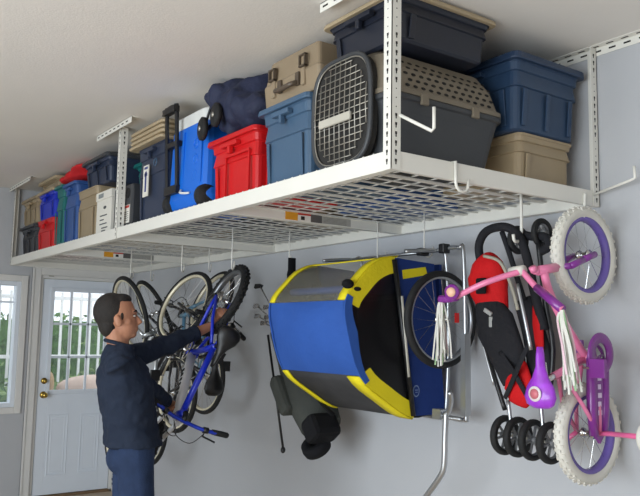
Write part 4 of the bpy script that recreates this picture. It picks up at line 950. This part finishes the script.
elR = ik(rs, wrR, .30, .27, -Z3*.9-F_*1.3-fc*.5); elL = ik(ls, wrL, .30, .27, -Z3*1+F_*.4)
w = MB()
th = -.10; RH = RB @ Matrix.Rotation(th, 3, 'Y')
H = lambda x, y, z: hd+RH @ V((x, y, z))
w.ell(H(-.012, 0, .028), (.100, .078, .100), SKIN, RH, 24, 16); w.ell(H(.030, 0, -.035), (.064, .060, .090), SKIN, RH, 20, 14); w.ell(H(.060, 0, -.092), (.030, .032, .022), SKIN, RH); w.ell(H(.01, 0, -.065), (.06, .056, .045), SKIN, RH)
w.tube([H(.083, 0, .018), H(.100, 0, -.012), H(.112, 0, -.030), H(.094, 0, -.042)], [.008, .011, .014, .010], SKIN, 8)
w.ell(H(.082, 0, .028), (.016, .048, .012), SKIN, RH); w.ell(H(.088, 0, -.062), (.013, .024, .007), SKIN, RH); w.ell(H(.086, 0, -.073), (.012, .022, .007), SKIN, RH)
for sg in (-1, 1):
    w.ell(H(-.004, sg*.084, -.018), (.019, .010, .033), SKIN, RH @ Matrix.Rotation(-.25, 3, 'Y')); w.ell(H(.045, sg*.05, -.025), (.022, .016, .02), SKIN, RH)
w.tube([H(-.02, 0, -.05), bp(nb, -.005, 0, .0), bp(nb, -.01, 0, -.06)], [.058, .058, .075], SKIN, 16)
def torso(w, m, k, z0, z1, hem=0):
    secs = [(-.12, .115, .165), (.0, .12, .165), (.12, .115, .155), (.25, .125, .175), (.38, .13, .195), (.46, .115, .19), (.53, .075, .12), (.58, .055, .07)]
    top = (nb-hip); rings = []
    for z, a, b in secs:
        if z < z0-.001 or z > z1+.001: continue
        t = z/.58; c = hip+V((top.x, top.y, 0))*max(t, 0)+V((0, 0, z*top.z/.58)); kk = k+(hem if z < .05 else 0)
        rings.append([c+RB @ V((math.cos(q)*(a+kk), math.sin(q)*(b+kk), 0)) for q in [2*PI*i/28 for i in range(28)]])
    w.loft(rings, m)
torso(w, SKIN, -.03, -.12, .58)
for sh, el, wr, g_, t_, rt, fl in ((rs, elR, wrR, gR, tR, .023, 1), (ls, elL, wrL, gL, tL, .010, 1)):
    w.tube([sh+(nb-sh)*.4, sh, sh.lerp(el, .5), el, el.lerp(wr, .35), wr], [.04, .045, .04, .036, .037, .025], SKIN, 14); w.ell(el, (.036,)*3, SKIN)
    grip(w, wr, g_, t_, rt, SKIN, fl)
feet = []
for sg, fwd in ((-1, .06), (1, -.10)):
    hp_ = bp(hip, 0, sg*.09, -.02); kn = bp(base, .03+fwd*.5, sg*.10, .50); an = bp(base, fwd-.02, sg*.11, .09); feet.append((hp_, kn, an))
    w.tube([hp_, hp_.lerp(kn, .5), kn, kn.lerp(an, .35), an], [.08, .07, .05, .048, .036], SKIN, 14); w.tube([an, bp(an, .06, 0, -.05), bp(an, .16, 0, -.065)], [.035, .035, .02], SKIN, 10)
body = w.build('body', man)
def rem(o, v, it=4):
    r = o.modifiers.new('r', 'REMESH'); r.mode = 'VOXEL'; r.voxel_size = v; r.use_smooth_shade = True; q = o.modifiers.new('s', 'SMOOTH'); q.iterations = it
def disp(o, st, sc_, ty='CLOUDS'):
    tx = bpy.data.textures.new('fold', ty); tx.noise_scale = sc_; d_ = o.modifiers.new('d', 'DISPLACE'); d_.texture = tx; d_.strength = st; d_.mid_level = .5
rem(body, .0055, 3)
w = MB(); torso(w, SHIRT, .02, .0, .53, .014)
for sh, el, wr, cut in ((rs, elR, wrR, .93), (ls, elL, wrL, .55)):
    ce = el.lerp(wr, cut)
    w.tube([sh+(nb-sh)*.55, sh, sh.lerp(el, .4), sh.lerp(el, .8), el, el.lerp(ce, .5), ce], [.075, .078, .066, .06, .058, .052, .044], SHIRT, 18); w.ell(el, (.058,)*3, SHIRT)
w.tube([bp(nb, -.008, 0, -.06), bp(nb, -.006, 0, -.01), bp(nb, -.002, 0, .022)], [.095, .078, .070], SHIRT, 22)
shirt = w.build('shirt', man); rem(shirt, .009, 4); disp(shirt, .03, .08)
w = MB()
for i in range(1): 
    ring = [bp(nb, -.004+.073*math.cos(a), .07*math.sin(a), .028-.018*math.cos(a)) for a in [2*PI*k/24 for k in range(24)]]; w.tube(ring, .011, SHIRT, 8, closed=True, flat=1)
w.build('collar', shirt)
for el, wr, cut in ((elR, wrR, .95), (elL, wrL, .56)):
    c = el.lerp(wr, cut); d_ = (wr-el).normalized(); w = MB(); w.tube([c-d_*.03, c+d_*.012], .047, SHIRT, 18); w.build('cuff', shirt, bevel=.006)
w = MB(); torso(w, JEAN, -.004, -.12, .12)
for hp_, kn, an in feet: w.tube([hp_+V((0, 0, .04)), hp_.lerp(kn, .4), kn, kn.lerp(an, .5), an+V((0, 0, -.02))], [.098, .09, .072, .066, .062], JEAN, 18)
w.ell(bp(hip, -.03, 0, -.06), (.11, .16, .1), JEAN, RB)
jeans = w.build('jeans', man); rem(jeans, .01, 4); disp(jeans, .008, .08)
SHOE = mat('shoe_brown', s(60, 45, 36), .5)
for hp_, kn, an in feet:
    w = MB(); w.ell(bp(an, .06, 0, -.05), (.15, .052, .04), SHOE, RB); w.ell(bp(an, 0, 0, -.02), (.05, .045, .06), SHOE, RB); w.box(bp(an, .06, 0, -.081), (.27, .09, .018), RUB, RB); w.build('shoe', man)
w = MB(); w.ell(H(-.034, 0, .038), (.096, .083, .100), HAIR, RH, 28, 18); w.ell(H(-.052, 0, -.03), (.056, .066, .07), HAIR, RH, 20, 14); w.ell(H(.015, 0, .095), (.06, .06, .035), HAIR, RH)
for sg in (-1, 1): w.ell(H(.016, sg*.067, .012), (.012, .009, .03), HAIR, RH)
hair = w.build('hair', man); rem(hair, .006, 6)
for sg in (-1, 1):
    w = MB(); w.ell(H(.082, sg*.031, .004), (.008, .012, .006), mat('eye_white', s(190, 182, 172), .4), RH); w.ell(H(.089, sg*.032, .004), (.004, .008, .005), HOLE, RH); w.build('eye', man)
    w = MB(); w.tube([H(.095, sg*.014, .026), H(.092, sg*.034, .032), H(.078, sg*.052, .026)], [.004, .005, .003], HAIR, 6); w.build('eyebrow', man)

# ------------------------------------------------------------------ light
wd = bpy.data.worlds.new('world'); sc.world = wd; wd.use_nodes = True
bg = wd.node_tree.nodes['Background']; bg.inputs[0].default_value = (.86, .93, 1.0, 1); bg.inputs[1].default_value = 1.5
def area(name, loc, rot, sx, sy, power, col=(1, 1, 1), spread=PI):
    l = bpy.data.lights.new(name, 'AREA'); l.shape = 'RECTANGLE'; l.size = sx; l.size_y = sy; l.energy = power; l.color = col; l.spread = spread
    o = bpy.data.objects.new(name, l); COL.objects.link(o); o.location = loc; o.rotation_euler = rot; return o
area('garage_opening_daylight', (6.3, YE+.05, 1.08), (PI/2, 0, 0), 5.3, 2.2, 238, (.82, .92, 1.0))
struct(MB().bx(-6, XE+6, YE-14, YE-.15, FZ-.2, FZ-.02, mat('driveway', s(190, 188, 182), .8)).build('driveway'))
sc.view_settings.view_transform = 'Standard'; sc.view_settings.look = 'None'; sc.view_settings.gamma = 1
sc.view_settings.use_curve_mapping = False; sc.view_settings.exposure = .15
